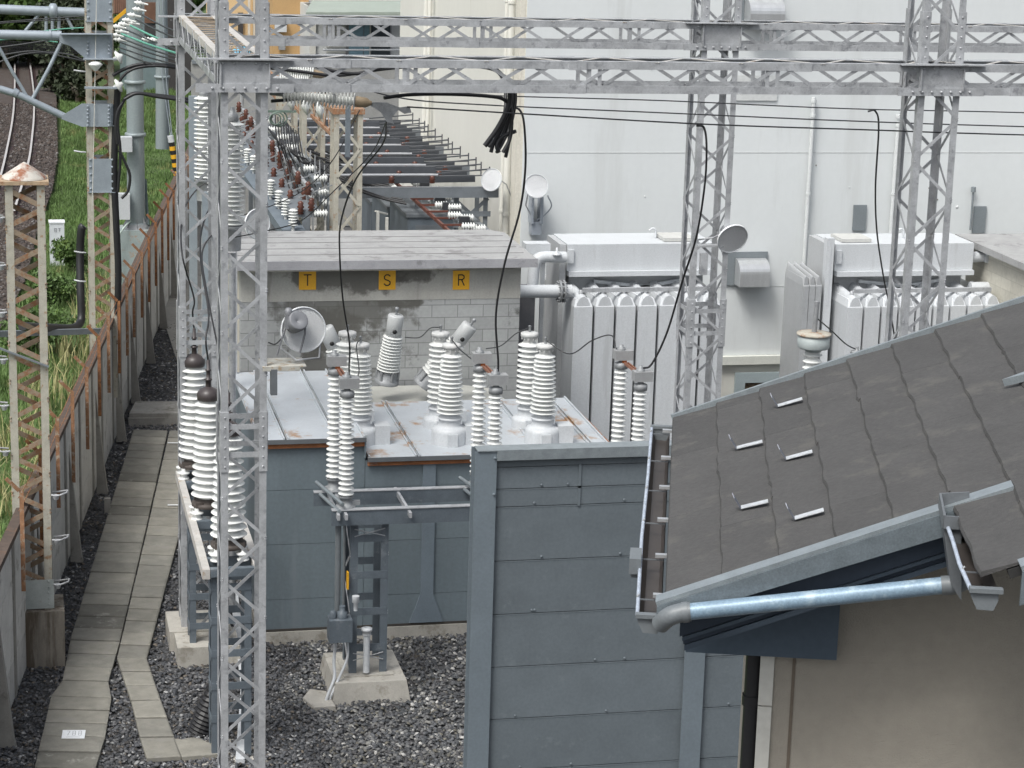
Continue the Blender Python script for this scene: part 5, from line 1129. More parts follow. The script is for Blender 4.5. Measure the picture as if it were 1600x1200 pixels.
wire('dropper cable falling from the line wire to the middle disconnector pole', [py(798,168,YW2), py(812,172,YW2), py(819,195,YW2), py(821,260,27.4), py(812,330,27.6), py(789,410,27.7), py(775,490,27.8), b+V((0,0,.15)), b], .014, RUBBER, group=g)
wire('dropper cable falling beside the lattice tower to the right disconnector pole', [py(1088,196,YW1), py(1100,200,YW1), py(1104,230,25.2), py(1101,290,26), py(1088,370,26.8), py(1066,440,27.3), py(1042,520,27.7), c+V((.12,0,.06)), c], .014, RUBBER, group=g)
wire('dropper cable hanging in front of the slab roof to the left disconnector pole', [py(604,190,YN+.06), py(598,225,25.0), py(556,280,25.8), py(533,345,26.6), py(531,400,27.2), py(536,470,27.5), py(546,535,27.8), a+V((0,0,.12)), a], .011, RUBBER, group=g)
wire('dropper cable falling behind the lattice tower towards the second transformer', [py(1356,174,30.2), py(1368,174,30.2), py(1373,200,30.5), py(1368,290,31.5), py(1370,360,32.6), py(1380,430,33.6), py(1390,480,34.3), py(1400,540,35)], .014, WIREM, group=g)
wire('thin control wire sagging across the busbar clutter to the tower', [py(604,190,25), py(580,240,26), py(520,300,27.6), py(470,345,29), py(410,362,30), py(360,372,31)], .008, RUBBER)
wire('second thin control wire sagging towards the cable terminations', [py(562,172,33), py(520,250,33), py(470,300,33.5), py(400,330,34), py(340,345,34)], .008, RUBBER)
for i, (x0, x1, lb) in enumerate([(738, 822, 'lead from the cap of the left front bushing to the right'),]): pass
wire('thin lead from the right front bushing cap up to the right disconnector pole', [FB[2]+V((0,0,.05)), py(890,553,30), py(925,532,29.5), py(955,524,28.8), SW[2][0]+V((-.1,0,-.02))], .009, WIREM, group='bushing leads')
wire('thin lead from the rear middle bushing cap to the left', [BB[1]+V((0,0,.06)), BB[1]+V((-.15,0,.05)), BB[1]+V((-.3,0,-.08)), BB[1]+V((-.5,.1,-.1))], .009, WIREM, group='bushing leads')
wire('thin lead from the rear right bushing cap to the left', [BB[2]+V((0,0,.06)), BB[2]+V((-.2,0,-.02)), BB[2]+V((-.4,.1,-.22)), BB[2]+V((-.62,.1,-.26))], .009, WIREM, group='bushing leads')
wire('thin lead bridging the left front bushing cap and the disconnector box', [FB[0]+V((0,0,.05)), FB[0]+V((-.1,-.3,.02)), FB[0]+V((-.2,-1.2,-.1)), SW[0][1]+V((.1,0,-.05))], .009, WIREM, group='bushing leads')
wire('thin lead bridging the middle front bushing cap and the disconnector box', [FB[1]+V((0,0,.05)), FB[1]+V((.1,-.3,-.06)), FB[1]+V((.3,-1.2,-.14)), SW[1][0]+V((-.1,0,-.05))], .009, WIREM, group='bushing leads')
# heavy black cables under the near beam and the coil
K = dict(mt=RUBBER, nm='heavy_cable', cat='cable', group='heavy black cables under the near beam')
wire('heavy black cable under the beam leading to the coiled bundle', [py(600,153,YN+.3), py(640,148,YN+.35), py(700,147,YN+.4), py(760,150,YN+.4), py(788,156,YN+.4), py(799,175,YN+.4), py(797,215,YN+.4), py(786,238,YN+.35)], .022, **K)
wire('heavy black cable looping behind the near beam lacing', [py(480,98,26.2), py(515,110,26.2), py(560,115,26.2), py(610,104,26.2), py(700,103,26.2), py(760,106,26), py(784,120,25.5), py(790,160,25.2), py(782,205,25.1), py(764,229,25)], .022, **K)
wire('second heavy black cable looping behind the near beam to the coil', [py(420,106,26.8), py(470,112,26.8), py(530,118,26.8), py(600,108,26.8), py(680,101,26.6), py(755,103,26.2), py(780,112,25.8), py(796,140,25.4), py(799,190,25.2), py(786,222,25.1), py(776,238,25)], .02, **K)
cb = thing('cable_coil', 'bundle of black cable ends hanging from the near beam in front of the cream wall', 'cable', py(785, 190, YN+.45))
for i, (xa_, xb_, yb_) in enumerate([(795, 757, 228), (798, 767, 238), (801, 777, 232), (804, 790, 246)]):
    m = MB(); yk = YN+.36+.06*i; P = smooth_path([py(xa_, 128, yk), py(xa_+1, 160, yk), py((xa_*.62+xb_*.38), 195, yk), py(xb_+5, 222, yk), py(xb_, yb_, yk)], 6); m.tube(P, [.028,.022,.026,.020][i], 12); obj('cable_end', m, RUBBER, cb)
m = MB(); m.tube(smooth_path([py(780,238,YN+.4), py(776,228,YN+.4), py(784,214,YN+.42), py(806,205,YN+.45)], 5), .022, 10); obj('cable_loop', m, RUBBER, cb)
wire('heavy black cable crossing from the gantry tower to the long insulator', [py(424,158,YN+.3), py(450,156,YN+.35), py(480,152,YN+.4), py(520,140,YN+.4)], .02, **K)

# ================================================================== cable terminations: three tall columns of white sheds
def termination(label, px_, ytop, ybot, Y, r, n):
    a = py(px_, ybot, Y); b = py(px_, ytop, Y); h = b.z-a.z; t = thing('cable_termination', label, 'insulator', a, 'tall white cable terminations')
    m = MB(); m.lathe(sheds(n, h, r*.62, r, 0), a, n=26); obj('porcelain', m, PORC, t)
    m = MB(); m.lathe([(.07,0),(.09,.02),(.08,.1),(.04,.12),(.03,.2)], a+V((0,0,h)), n=12); obj('cap', m, CASTG, t)
    m = MB(); m.lathe([(.12,-.35),(.13,-.05),(.16,-.04),(.16,0)], a, n=16); m.tube([a+V((0,0,-.4)), V((a.x, a.y, 0))], .05, 10); obj('stand', m, GALV, t)
    return b
T1 = termination('farthest and leftmost tall column of white sheds behind the far gantry tower', 319, 150, 279, 36.5, .165, 19)
T2 = termination('middle tall column of white sheds behind the far gantry tower', 341, 182, 309, 33.6, .165, 19)
T3 = termination('nearest tall column of white sheds, seen between the nearest tower legs', 363, 190, 352, 31.2, .17, 22)
for i, (px_, y0_, Y) in enumerate([(322, 300, 35.5), (347, 320, 32.6), (301, 150, 38)]):
    a = py(px_, y0_, Y); m = MB(); m.bar(a+V((0,0,0)), V((a.x, a.y, 0)), .13, .10, (0,1,0)); 
    tag(obj('steel_post', m, mat('blue_grey_post', (.27,.31,.34), .5, .1, .1, 4)), ['plain blue grey steel post under the middle white shed column', 'plain grey steel post under the nearest white shed column', 'plain steel post just left of the farthest white shed column'][i], 'post', 'steel posts of the cable terminations')
g = 'thin black cables at the towers'
wire('black cable looping down from the cable terminations to the farthest arrester', [py(333,292,33.5), py(318,288,32), py(295,312,31), py(284,345,30), py(285,400,29), py(303,465,29.3), AT[0]+V((-.02,0,.25)), AT[0]], .012, RUBBER, group=g)
wire('black cable falling from the middle termination to the middle arrester', [py(348,316,32.5), py(330,322,31), py(315,360,30), py(314,410,29), py(326,490,28.3), AT[1]+V((-.03,0,.3)), AT[1]], .012, RUBBER, group=g)
wire('black cable falling to the nearest arrester behind the tower leg', [py(352,352,31), py(333,365,30), py(316,395,29), py(322,450,28), py(340,540,27.0), AT[2]+V((-.08,0,.4)), AT[2]], .012, RUBBER, group=g)

# ================================================================== busbar rack with its bars
xw = xc-.14
ZB = py(795, 290, 41.6).z
br = thing('busbar_rack', 'dark grey steel rack of cross beams and a braced column beside the cream side wall', 'rack', (8, 41.6, 0))
for i, Y in enumerate((41.6, 44.4, 47.2, 50.0)):
    m = MB(); m.bar((5.9, Y, ZB-.12), (xw-.18, Y, ZB-.12), .12, .20, (0,0,1)); obj('cross_beam', m, mat('dark_galvanised', (.20,.22,.24), .5, .2, .12, 5), br)
    m = MB(); m.box(5.9, xw-.18, Y-.065, Y-.061, ZB-.02, ZB-.005); obj('beam_lip', m, GALV, br)
DG = _mats['dark_galvanised']; DK = mat('dark_channel', (.085,.092,.105), .5, .1, .12, 5)
for sy in (41.7, 42.5):
    for sx in (xw-.35, xw-1.0): m = MB(); m.ang((sx, sy, 0), (sx, sy, ZB-.22), .09, .01, (1 if sx < xw-.5 else -1,0,0), (0,1,0)); obj('column_leg', m, DG, br)
m = MB(); zigzag(m, (xw-1.0, 41.68, 2.6), (xw-1.0, 41.68, ZB-.25), (xw-.35, 41.68, 2.6), (xw-.35, 41.68, ZB-.25), 3, .07, .01, (0,1,0)); obj('column_lacing', m, DG, br); m = MB(); zigzag(m, (xw-1.0, 42.5, 2.6), (xw-1.0, 42.5, ZB-.25), (xw-.35, 42.5, 2.6), (xw-.35, 42.5, ZB-.25), 3, .07, .01, (0,1,0), 1); obj('column_lacing', m, DG, br); m = MB(); m.box(xw-1.0, xw-.3, 41.66, 41.68, ZB-.6, ZB-.5); obj('column_lacing', m, DG, br)
k = 0
for i, Y in enumerate((42.1, 42.75, 43.4, 44.0, 45.0, 45.7, 46.3, 46.85, 47.8, 48.5, 49.1, 49.6, 50.6)):
    xe = xw-.25-.03*(i % 2); z = ZB+.10
    t = thing('busbar', '%s busbar back from the front beam of the rack, %s' % (ORD[i], 'a pale tube' if i % 2 == 0 else 'a dark channel'), 'busbar', (7.5, Y, ZB), 'busbars on the dark rack')
    m = MB()
    if i % 2 == 0: m.tube([(5.8, Y, z+.03), (xe-1.0, Y, z+.03)], .032, 8)
    else: m.bar((5.8, Y, z+.03), (xe-.9, Y, z+.03), .06, .15)
    obj('bar', m, mat('aluminium_tube', (.38,.39,.41), .4, .4, .1, 6) if i % 2 == 0 else DK, t)
    m = MB(); m.bar((xe-1.3, Y, z+.03), (xe, Y+.02, z+.14), .03, .025); m.bar((xe-1.2, Y, z-.0), (xe, Y+.02, z+.02), .03, .02); m.bar((xe, Y, z-.06), (xe, Y, z+.19), .022, .022); obj('end_bracket', m, mat('dark_bar', (.09,.095,.105), .5, .1, .1, 6), t)
    m = MB(); m.bar((5.8, Y+.16, z-.10), (xe-.25, Y+.16, z-.06), .07, .13); obj('lower_channel', m, DK, t)
    for q in range(4):
        xx = 6.3+q*.78+.25*(i % 3)
        if xx > xe-.4: continue
        m = MB(); m.lathe([(.04,-.10),(.06,-.08),(.04,-.05),(.065,-.03),(.04,0),(.055,.03),(.0,.05)], (xx, Y-.04, z-.02), n=10); obj('insulator', m, BROWNP, t)
# switch racks of brown and white insulators at the left of the yard
def inrow(parent, a, b, n, kind, seed=0):
    a = V(a); b = V(b); r = random.Random(seed)
    for k in range(n):
        c = a.lerp(b, k/(n-1))+V((r.uniform(-.02,.02),0,r.uniform(-.02,.02)))
        m = MB()
        if kind == 'brown': m.lathe([(.03,-.14),(.06,-.13),(.035,-.10),(.068,-.08),(.04,-.04),(.068,-.01),(.04,.02),(.055,.06),(.025,.09),(0,.1)], c, (0,0,1), 12); obj('brown_insulator', m, BROWNP, parent)
        elif kind == 'whiteh': m.lathe(sheds(5, .24, .04, .075, -.12), c, (1,0,.0), 12); obj('white_insulator', m, PORC, parent)
        else: m.lathe(sheds(6, .30, .045, .085, -.15), c, (0,0,1), 12); m.tube([c+V((0,0,-.16)), c+V((0,0,-.45))], .03, 6); obj('white_insulator', m, PORC, parent)
Yn_, Yf_ = 38.6, 50.5
def dline(px_, py_, Y0, Y1): a = py(px_, py_, Y0); return a, V((a.x, Y1, a.z))
r1 = thing('switch_rack', 'long grey rack with two rows of red brown insulators running away behind the slab roof', 'rack', (4.8, 38, 0))
for (x, y, n, kd, y1) in ((488,318,11,'brown',Yf_),(481,292,10,'brown',Yf_),(468,322,10,'brown',Yf_),(500,335,5,'whiteh',46)):
    a, b = dline(x, y, Yn_, y1); inrow(r1, a, b, n, kd, x)
a, b = dline(478, 334, Yn_, Yf_); m = MB(); m.bar(a, b, .5, .12); obj('shelf_beam', m, DG, r1)
for k in range(5):
    c = a.lerp(b, k/4); m = MB(); m.bar(c-V((0,0,.06)), V((c.x, c.y, 0)), .12, .12, (0,1,0)); obj('rack_post', m, DG, r1)
a, b = dline(488, 300, Yn_, Yf_); m = MB(); m.bar(a, b, .06, .06); obj('operating_shaft', m, GALV, r1)
m = MB()
for k in range(16):
    c = a.lerp(b, k/15.); m.bar(c+V((-.25,0,-.1)), c+V((.35,0,.12)), .02, .02); m.bar(c, c+V((.02,0,-.7)), .025, .025)
obj('switch_arms', m, CASTG, r1)
r2 = thing('switch_rack', 'low grey rack with a row of upright white insulators left of the brown ones', 'rack', (4.2, 38, 0))
a, b = dline(459, 340, 38.2, 47); inrow(r2, a, b, 9, 'white', 3)
a, b = dline(459, 366, 38.2, 47); m = MB(); m.bar(a, b, .4, .16); obj('rack_beam', m, mat('slate_blue_cabinet', (.16,.19,.22), .5, 0, .1, 3), r2)
for k in range(4): c = a.lerp(b, k/3); m = MB(); m.bar(c, V((c.x, c.y, 0)), .14, .14, (0,1,0)); obj('rack_post', m, GALV, r2)
r3 = thing('switch_rack', 'tall grey frame with fine pale rods and small white insulators near the cream portal', 'rack', (5.3, 40, 0))
for (x, y, n, kd, y1) in ((508,300,8,'whiteh',49),(500,280,8,'whiteh',49),(515,318,6,'whiteh',46)):
    a, b = dline(x, y, 39.4, y1); inrow(r3, a, b, n, kd, x)
    m = MB(); m.bar(a+V((0,0,-.12)), b+V((0,0,-.12)), .08, .05); obj('rail', m, DG, r3)
    m = MB()
    for k in range(2*n): c = a.lerp(b, k/(2*n-1)); m.tube([c+V((.08,0,-.5)), c+V((.08,0,.25))], .012, 5)
    obj('rods', m, GALV, r3)
for k in range(4):
    a, b = dline(516, 330, 39.4, 49); c = a.lerp(b, k/3); m = MB(); m.bar(c+V((0,0,.5)), V((c.x, c.y, 0)), .12, .12, (0,1,0)); obj('rack_post', m, DG, r3)
# dark cable bundles draping over the racks
rc = random.Random(9)
hb_ = thing('cable_bundle', 'mass of dark cables draped from the racks to the busbars behind the cream portal', 'cables', py(500, 260, 43))
for k in range(16):
    dy = k*2.6; Y = 44-k*.18
    P = [py(418+k*3, 200+dy, Y+2), py(440+k*2, 222+dy*.9+rc.uniform(-4,6), Y+1), py(470+k*2, 232+dy*.9+rc.uniform(-5,8), Y+.5), py(510+k*2, 240+dy*1.2+rc.uniform(-4,4), Y), py(555+k*2.5, 262+dy*1.2, Y), py(590+k*3, 268+dy*1.3, Y-.2)]
    m = MB(); m.tube(smooth_path(P, 5), .022, 6); obj('cable', m, RUBBER, hb_)
for k in range(10):
    P = [py(430+k*4, 180+k*3, 42), py(432+k*5, 215+k*4+rc.uniform(-5,5), 41), py(440+k*7, 250+rc.uniform(0,14), 41), py(452+k*7, 292+rc.uniform(0,20), 40.5)]
    m = MB(); m.tube(smooth_path(P, 5), .014, 5); obj('loose_cable', m, RUBBER, hb_)
# green equipment with round loops behind nearest tower
m = MB(); c = py(437, 186, 40)
for k in range(3):
    rr_ = .10+.02*k; m.tube([c+V((.04*k-.08+math.cos(a_*.5236)*rr_, .03*k, math.sin(a_*.5236)*rr_)) for a_ in range(13)], .014, 6)
m.bar(c+V((-.3,.05,.13)), c+V((.3,.05,.13)), .04, .04)
tag(obj('cable_loops', m, mat('green_grey_cable', (.13,.18,.15), .5, 0, .1, 5)), 'loops of green grey cable hung on a short bar behind the nearest tower', 'cable')

# cubicles and their white insulators right of the portal
for i, (x, y, Y) in enumerate([(612, 318, 47.5), (640, 326, 44.8), (672, 338, 42.4)]):
    a = py(x, y, Y); t = thing('switch_cubicle', '%s steel cubicle with white insulators on top beside the cream portal' % ['farthest blue grey', 'middle blue grey', 'nearest blue grey'][i], 'cabinet', V((a.x, a.y, 0)), 'switch cubicles')
    m = MB(); m.box(a.x-.45, a.x+.5, a.y-.1, a.y+2.0, 0, a.z); obj('cabinet', m, _mats['slate_blue_cabinet'], t)
    m = MB(); m.box(a.x-.48, a.x+.53, a.y-.13, a.y+2.03, a.z+.002, a.z+.06); obj('lid', m, DG, t)
    m = MB(); m.box(a.x-.3, a.x+.3, a.y-.112, a.y-.102, a.z-.8, a.z-.15); obj('door', m, DG, t)
    for k in range(4): m = MB(); m.lathe(sheds(3, .26, .06, .12, .06), (a.x+.1+.1*k, a.y+.15+k*.45, a.z), n=14); obj('white_insulator', m, PORC, t)
def diag_rack(label, x, y, Y0, Y1, wd):
    t = thing('switch_rack', label, 'rack', py(x, y, Y0)); a, b = dline(x, y, Y0, Y1)
    for s in (-wd/2, wd/2): m = MB(); m.bar(a+V((s,0,0)), b+V((s,0,0)), .045, .06); obj('rail', m, REDM if s < 0 else DG, t)
    for k in range(13): c = a.lerp(b, k/12); m = MB(); m.bar(c+V((-wd/2-.05,0,.04)), c+V((wd/2,0,.04)), .035, .035); obj('cross_bar', m, REDM, t)
    inrow(t, a+V((wd*.9,0,.12)), b+V((wd*.9,0,.12)), 9, 'whiteh', 4); inrow(t, a+V((wd*.35,0,.12)), b+V((wd*.35,0,.12)), 8, 'whiteh', 8)
    for k in range(12): c = a.lerp(b, k/11); m = MB(); m.obox(c+V((wd*.6,.05,.10)), (.09,0,0), (0,.06,0), (0,0,.07)); obj('contact', m, mat('near_black_metal', (.04,.042,.048), .5), t)
    for k in range(3): c = a.lerp(b, k/2); m = MB(); m.bar(c, V((c.x, c.y, 0)), .1, .1, (0,1,0)); obj('rack_post', m, DG, t)
diag_rack('rack of red brown rails and white insulators under the front busbar beam', 722, 366, 38.6, 47.5, .35)
m = MB(); a, b = dline(790, 392, 39.2, 46); m.bar(a, b, .12, .2); m.bar(a, V((a.x, a.y, 0)), .1, .1, (0,1,0)); m.bar(b, V((b.x, b.y, 0)), .1, .1, (0,1,0)); tag(obj('support_girder', m, DG), 'dark grey sloping looking girder below the braced column of the busbar rack', 'girder')
a = py(597, 362, 38.6); m = MB(); m.bar(V((a.x-.08,a.y,a.z+.35)), V((a.x-.08,a.y,0)), .05, .05, (0,1,0)); m.bar(V((a.x+.08,a.y,a.z+.25)), V((a.x+.08,a.y,0)), .05, .05, (0,1,0)); m.bar(V((a.x-.1,a.y,a.z+.36)), V((a.x+.1,a.y+.2,a.z+.28)), .08, .03)
tag(obj('white_stand', m, TRIMW), 'small white double post standing right behind the slab roof', 'stand')
# cream rusty portal
def portal(label, xl, xr, ytop, Y, zbr):
    a = py(xl, ytop, Y); b = py(xr, ytop, Y); w_ = b.x-a.x; t = thing('lattice_mast', label, 'mast', V(((a.x+b.x)/2, Y+.2, 0)), 'cream rusty lattice posts')
    for x in (a.x, b.x):
        for y in (Y, Y+.42): m = MB(); m.bar((x, y, 0), (x, y, a.z), .085, .085, (0,1,0)); obj('leg', m, CREAM, t)
    for y in (Y-.05, Y+.47): m = MB(); zigzag(m, (a.x, y, .3), (a.x, y, a.z-.1), (b.x, y, .3), (b.x, y, a.z-.1), max(3, int(a.z/.5)), .05, .01, (0,1,0), int(y > Y)); obj('lacing', m, CREAM, t)
    m = MB(); m.box(a.x-.07, b.x+.07, Y-.07, Y+.5, a.z, a.z+.09); obj('head_plate', m, RUSTL, t)
    m = MB(); zigzag(m, (a.x, Y+.5, a.z), (a.x, Y+3.2, a.z), (a.x, Y+.5, a.z-.42), (a.x, Y+3.2, a.z-.42), 8, .05, .01, (1,0,0)); m.bar((a.x, Y+.5, a.z), (a.x, Y+3.2, a.z), .06, .06); m.bar((a.x, Y+.5, a.z-.42), (a.x, Y+3.2, a.z-.42), .06, .06); obj('side_truss', m, RUSTL, t)
    return t
portal('tall cream lattice post with a rusty head, nearest behind the slab roof', 526, 563, 178, 38.3, 0)
portal('farther cream lattice post half hidden behind the nearest cream one', 476, 505, 148, 43.5, 0)
portal('farthest cream lattice post just right of the nearest gantry tower', 438, 462, 128, 48.5, 0)
m = MB(); a = py(544, 160, 31); m.bar(a, a+V((0,0,-.75)), .07, .04, (0,1,0)); tag(obj('hanging_bar', m, PIPEG), 'flat blue grey bar hanging under the long white insulator', 'bar')

# ================================================================== railway masts on the left
def bx_mast(label, pts, Y, w_, z0, ztop, n, plates, cone=False, name='railway_mast', foot=None):
    """laced mast of four angles; plates = (z0, z1) plated stretches"""
    cxm, = pts; t = thing(name, label, 'mast', V((cxm, Y, z0)))
    for sx in (-1, 1):
        for sy in (-1, 1):
            m = MB(); m.ang((cxm+sx*w_/2, Y+sy*w_/2, z0), (cxm+sx*w_/2, Y+sy*w_/2, ztop), .10, .012, (-sx,0,0), (0,-sy,0)); obj('leg', m, CREAM, t)
    for (ax_, s) in (((0,1,0), -1), ((0,1,0), 1), ((1,0,0), -1), ((1,0,0), 1)):
        o = V(ax_)*s*(w_/2-.012); u = V((1,0,0)) if ax_[1] else V((0,1,0))
        c = V((cxm, Y, 0))+o; m = MB(); zigzag(m, c-u*w_/2+V((0,0,z0+.1)), c-u*w_/2+V((0,0,ztop-.05)), c+u*w_/2+V((0,0,z0+.1)), c+u*w_/2+V((0,0,ztop-.05)), n, .065, .01, ax_, 0 if s < 0 else 1); obj('lacing', m, CREAMR, t)
    for a, b in plates:
        m = MB()
        m.box(cxm-w_/2+.02, cxm+w_/2-.02, Y+(w_/2), Y+(w_/2+.012), a, b); obj('rear_plate', m, PIPEG, t)
        m = MB(); m.box(cxm-w_/2+.02, cxm+w_/2-.02, Y-(w_/2+.012), Y-w_/2, a, b)
        for zz in np.arange(a+.06, b, .13):
            bolts(m, [V((cxm+s*(w_/2-.05), Y-w_/2-.012, zz)) for s in (-1, 1)], .022, .02)
        m.box(cxm-w_/2-.0, cxm+w_/2, Y-w_/2-.03, Y-w_/2, a-.012, a+.0)
        obj('plate', m, PIPEG, t)
    return t
# mast A (near, with rusty cone)
fb = pz(72, 1040, 0); zf = .78; ax_, ay_ = fb.x+.02, fb.y+.30; ztopA = py(45, 284, ay_).z
mA = bx_mast('cream laced mast with a rusty cone cap standing on a tall stained footing', (py(45, 600, ay_).x,), ay_, .50, zf, ztopA, 22, ())
xA = py(45, 600, ay_).x
m = MB(); m.box(xA-.27, xA+.27, ay_-.27, ay_-.255, zf+.02, zf+.42); bolts(m, [V((xA+.2, ay_-.27, zf+.08+.08*k)) for k in range(5)], .016, .014); obj('base_plate', m, mat('pale_grey_plate', (.38,.41,.40), .55, 0, .15, 5, alt=(.30,.20,.13), alt_amt=.2), mA)
m = MB(); m.box(xA-.26, xA+.40, ay_-.36, ay_+.36, -.05, zf); obj('footing', m, CONCD, mA)
m = MB(); m.box(xA-.55, xA+.30, ay_-.30, ay_+.30, ztopA, ztopA+.045); obj('top_plate', m, mat('rust_cream_plate', (.40,.30,.20), .8, 0, .2, 8, alt=(.25,.11,.05), alt_amt=.5), mA)
m = MB(); m.lathe([(.29,0),(.28,.03),(.02,.20),(0,.21)], (xA, ay_, ztopA+.05), n=20); obj('cone_cap', m, mat('rusting_white_cone', (.55,.52,.47), .7, 0, .12, 5, alt=(.26,.10,.05), alt_amt=.55, alt_scale=3.5), mA)
for k in range(9):
    zz = zf+.35+k*.62; left = 0
    sgn = 1 if zz < 2.6 else -1
    m = MB(); c = V((xA+sgn*.26, ay_-.26, zz)); m.tube([c, c+V((sgn*.10,-.02,.0)), c+V((sgn*.20,0,.03)), c+V((sgn*.22,.1,.03)), c+V((sgn*.02,.14,0))], .014, 6); m.lathe([(.03,0),(.05,.06)], c+V((sgn*.06,0,-.06)), n=8); obj('cable_hook', m, GALV, mA)
m = MB(); a = py(-30, 533, ay_-.28); b = py(76, 573, ay_-.28); m.bar(a, b, .02, .055, (0,1,0)); obj('slanting_bar', m, DG, mA)
m = MB(); a = py(0, 519, ay_+.6); b = py(250, 519, ay_+9.0); 
# mast B (far, behind the fence)
YB = 41.0; xB = py(158, 300, YB).x
def zB(y): return py(158, y, YB-.25).z
mB = bx_mast('cream laced railway mast with grey riveted plates behind the concrete fence', (xB,), YB, .48, .85, zB(-40), 24, ((zB(33), zB(-40)), (zB(92), zB(52)), (zB(196), zB(162)), (zB(300), zB(248))))
m = MB(); q = [py(x, y, YB-.31) for x, y in ((93,53),(174,53),(174,92),(134,92),(110,72),(93,66))]; m.prism(q, (0,.02,0)); obj('gusset_plate', m, PIPEG, mB); m = MB(); q = [py(x, y, YB-.31) for x, y in ((98,180),(128,162),(174,162),(174,198),(128,198),(96,186))]; m.prism(q, (0,.02,0))
a = py(95, 53, YB-.38); b = py(176, 53, YB-.38); m.bar(a, b, .16, .015); a = py(130, 92, YB-.38); b = py(186, 92, YB-.38); m.bar(a, b, .16, .02); a = py(132, 137, YB-.38); b = py(188, 137, YB-.38); m.bar(a, b, .14, .03)
bolts(m, [py(x, y, YB-.33) for x in (137, 170) for y in range(60, 90, 6)]+[py(x, y, YB-.33) for x in (137, 170) for y in range(166, 197, 6)], .022, .02); obj('gusset_plate', m, PIPEG, mB)
m = MB()
for y in (93, 137): c = py(184, y-3, YB-.35); m.lathe([(.03,-.1),(.05,-.02),(.12,.0),(.13,.02),(.05,.06),(.02,.1)], c, (.8,-.2,.45), 14)
c = py(149, 100, YB-.4); m.lathe([(.03,-.12),(.12,-.02),(.13,.0),(.08,.04),(.03,.05)], c, (0,0,1), 14)
obj('insulator', m, PORC, mB)
for y in (112, 238, 395, 440): m = MB(); c = py(134, y, YB-.3); m.tube([c, c+V((-.1,-.02,.01)), c+V((-.2,.05,.02))], .016, 6); obj('cable_hook', m, GALV, mB)
wire('thin pale stay wire running down the front of the railway mast', [py(151,-10,YB-.36), py(149,95,YB-.36), py(147,200,YB-.36), py(144,330,YB-.36)], .007, TRIMW)
# catenary portal pipes
cp = thing('catenary_beam', 'grey pipe truss reaching from the railway mast out over the tracks', 'beam', py(60, 100, YB))
P3 = lambda x, y, dy=0: py(x, y, YB-.1+dy)
for nm, pts, r_ in (('upper_pipe', [(-60,54),(0,54),(96,56)], .085), ('lower_pipe', [(-60,128),(-20,134),(28,148),(60,163),(100,182)], .065), ('brace', [(-6,66),(18,110),(44,154)], .03), ('brace', [(96,66),(76,108),(50,156)], .035)):
    m = MB(); m.tube([P3(*p) for p in pts] if len(pts) < 4 else smooth_path([P3(*p) for p in pts]), r_, 12); obj(nm, m, PIPEG, cp)
m = MB(); m.tube([P3(77,55), P3(80,55)], .10, 12); m.tube([P3(20,143), P3(27,147)], .08, 12); obj('pipe_collar', m, PIPEG, cp)
cp2 = thing('catenary_beam', 'second grey pipe truss farther along the tracks with a round coupling', 'beam', py(60, 20, 48)); P4 = lambda x, y: py(x, y, 48)
m = MB(); m.tube([P4(-60,12), P4(134,20)], .10, 12); obj('upper_pipe', m, PIPEG, cp2)
m = MB(); m.lathe([(.09,-.09),(.15,-.06),(.16,0),(.15,.06),(.09,.09)], P4(83,17), (1,0,0), 14); obj('coupling', m, PIPEG, cp2)
for xx, ye, x2 in ((72, 65, 72), (92, 60, 92), (63, 48, 40), (100, 46, 114), (82, 60, 82)): m = MB(); m.tube([P4(xx, 20), P4(x2, ye)], .035, 8); obj('brace', m, PIPEG, cp2)
for i, (pts, mt_, lab) in enumerate([([(-20,36),(60,30),(134,25)], WIREM, 'dark catenary wire above the upper grey pipe'), ([(-20,38),(50,33),(134,30)], WIREM, 'dark catenary wire just over the second pipe truss'), ([(30,54),(90,46),(134,43)], GREENW, 'green wire ending at the mast from the left'), ([(-20,76),(30,70),(80,62)], WIREM, 'black wire bundle sagging under the upper pipe'), ([(-20,90),(50,80),(96,88),(134,96)], WIREM, 'black wire drooping towards the mast gusset'), ([(-20,104),(40,84),(100,84),(140,98)], WIREM, 'lowest black wire drooping towards the mast gusset'), ([(-20,64),(40,60),(90,66)], GREENW, 'faint green wire just under the upper pipe')]):
    wire(lab, [py(x, y, 44) for x, y in pts], .018 if i in (3,4,5) else .012, mt_, group='railway wires left of the mast')
# dark safety net
m = MB(); A0 = [py(-20, 84, 46), py(134, 84, 46)]; B0_ = [py(-20, 62, 46), py(134, 72, 46)]
for k in range(60):
    f = k/59; a = A0[0].lerp(A0[1], f); b = B0_[0].lerp(B0_[1], min(1, f+.01)); m.bar(a, b, .012, .012, (0,1,0))
for k in range(5): f = k/4; m.bar(A0[0].lerp(B0_[0], f), A0[1].lerp(B0_[1], f), .012, .012, (0,1,0))
tag(obj('safety_net', m, RUBBER), 'dark wire mesh hanging behind the catenary pipes', 'net')
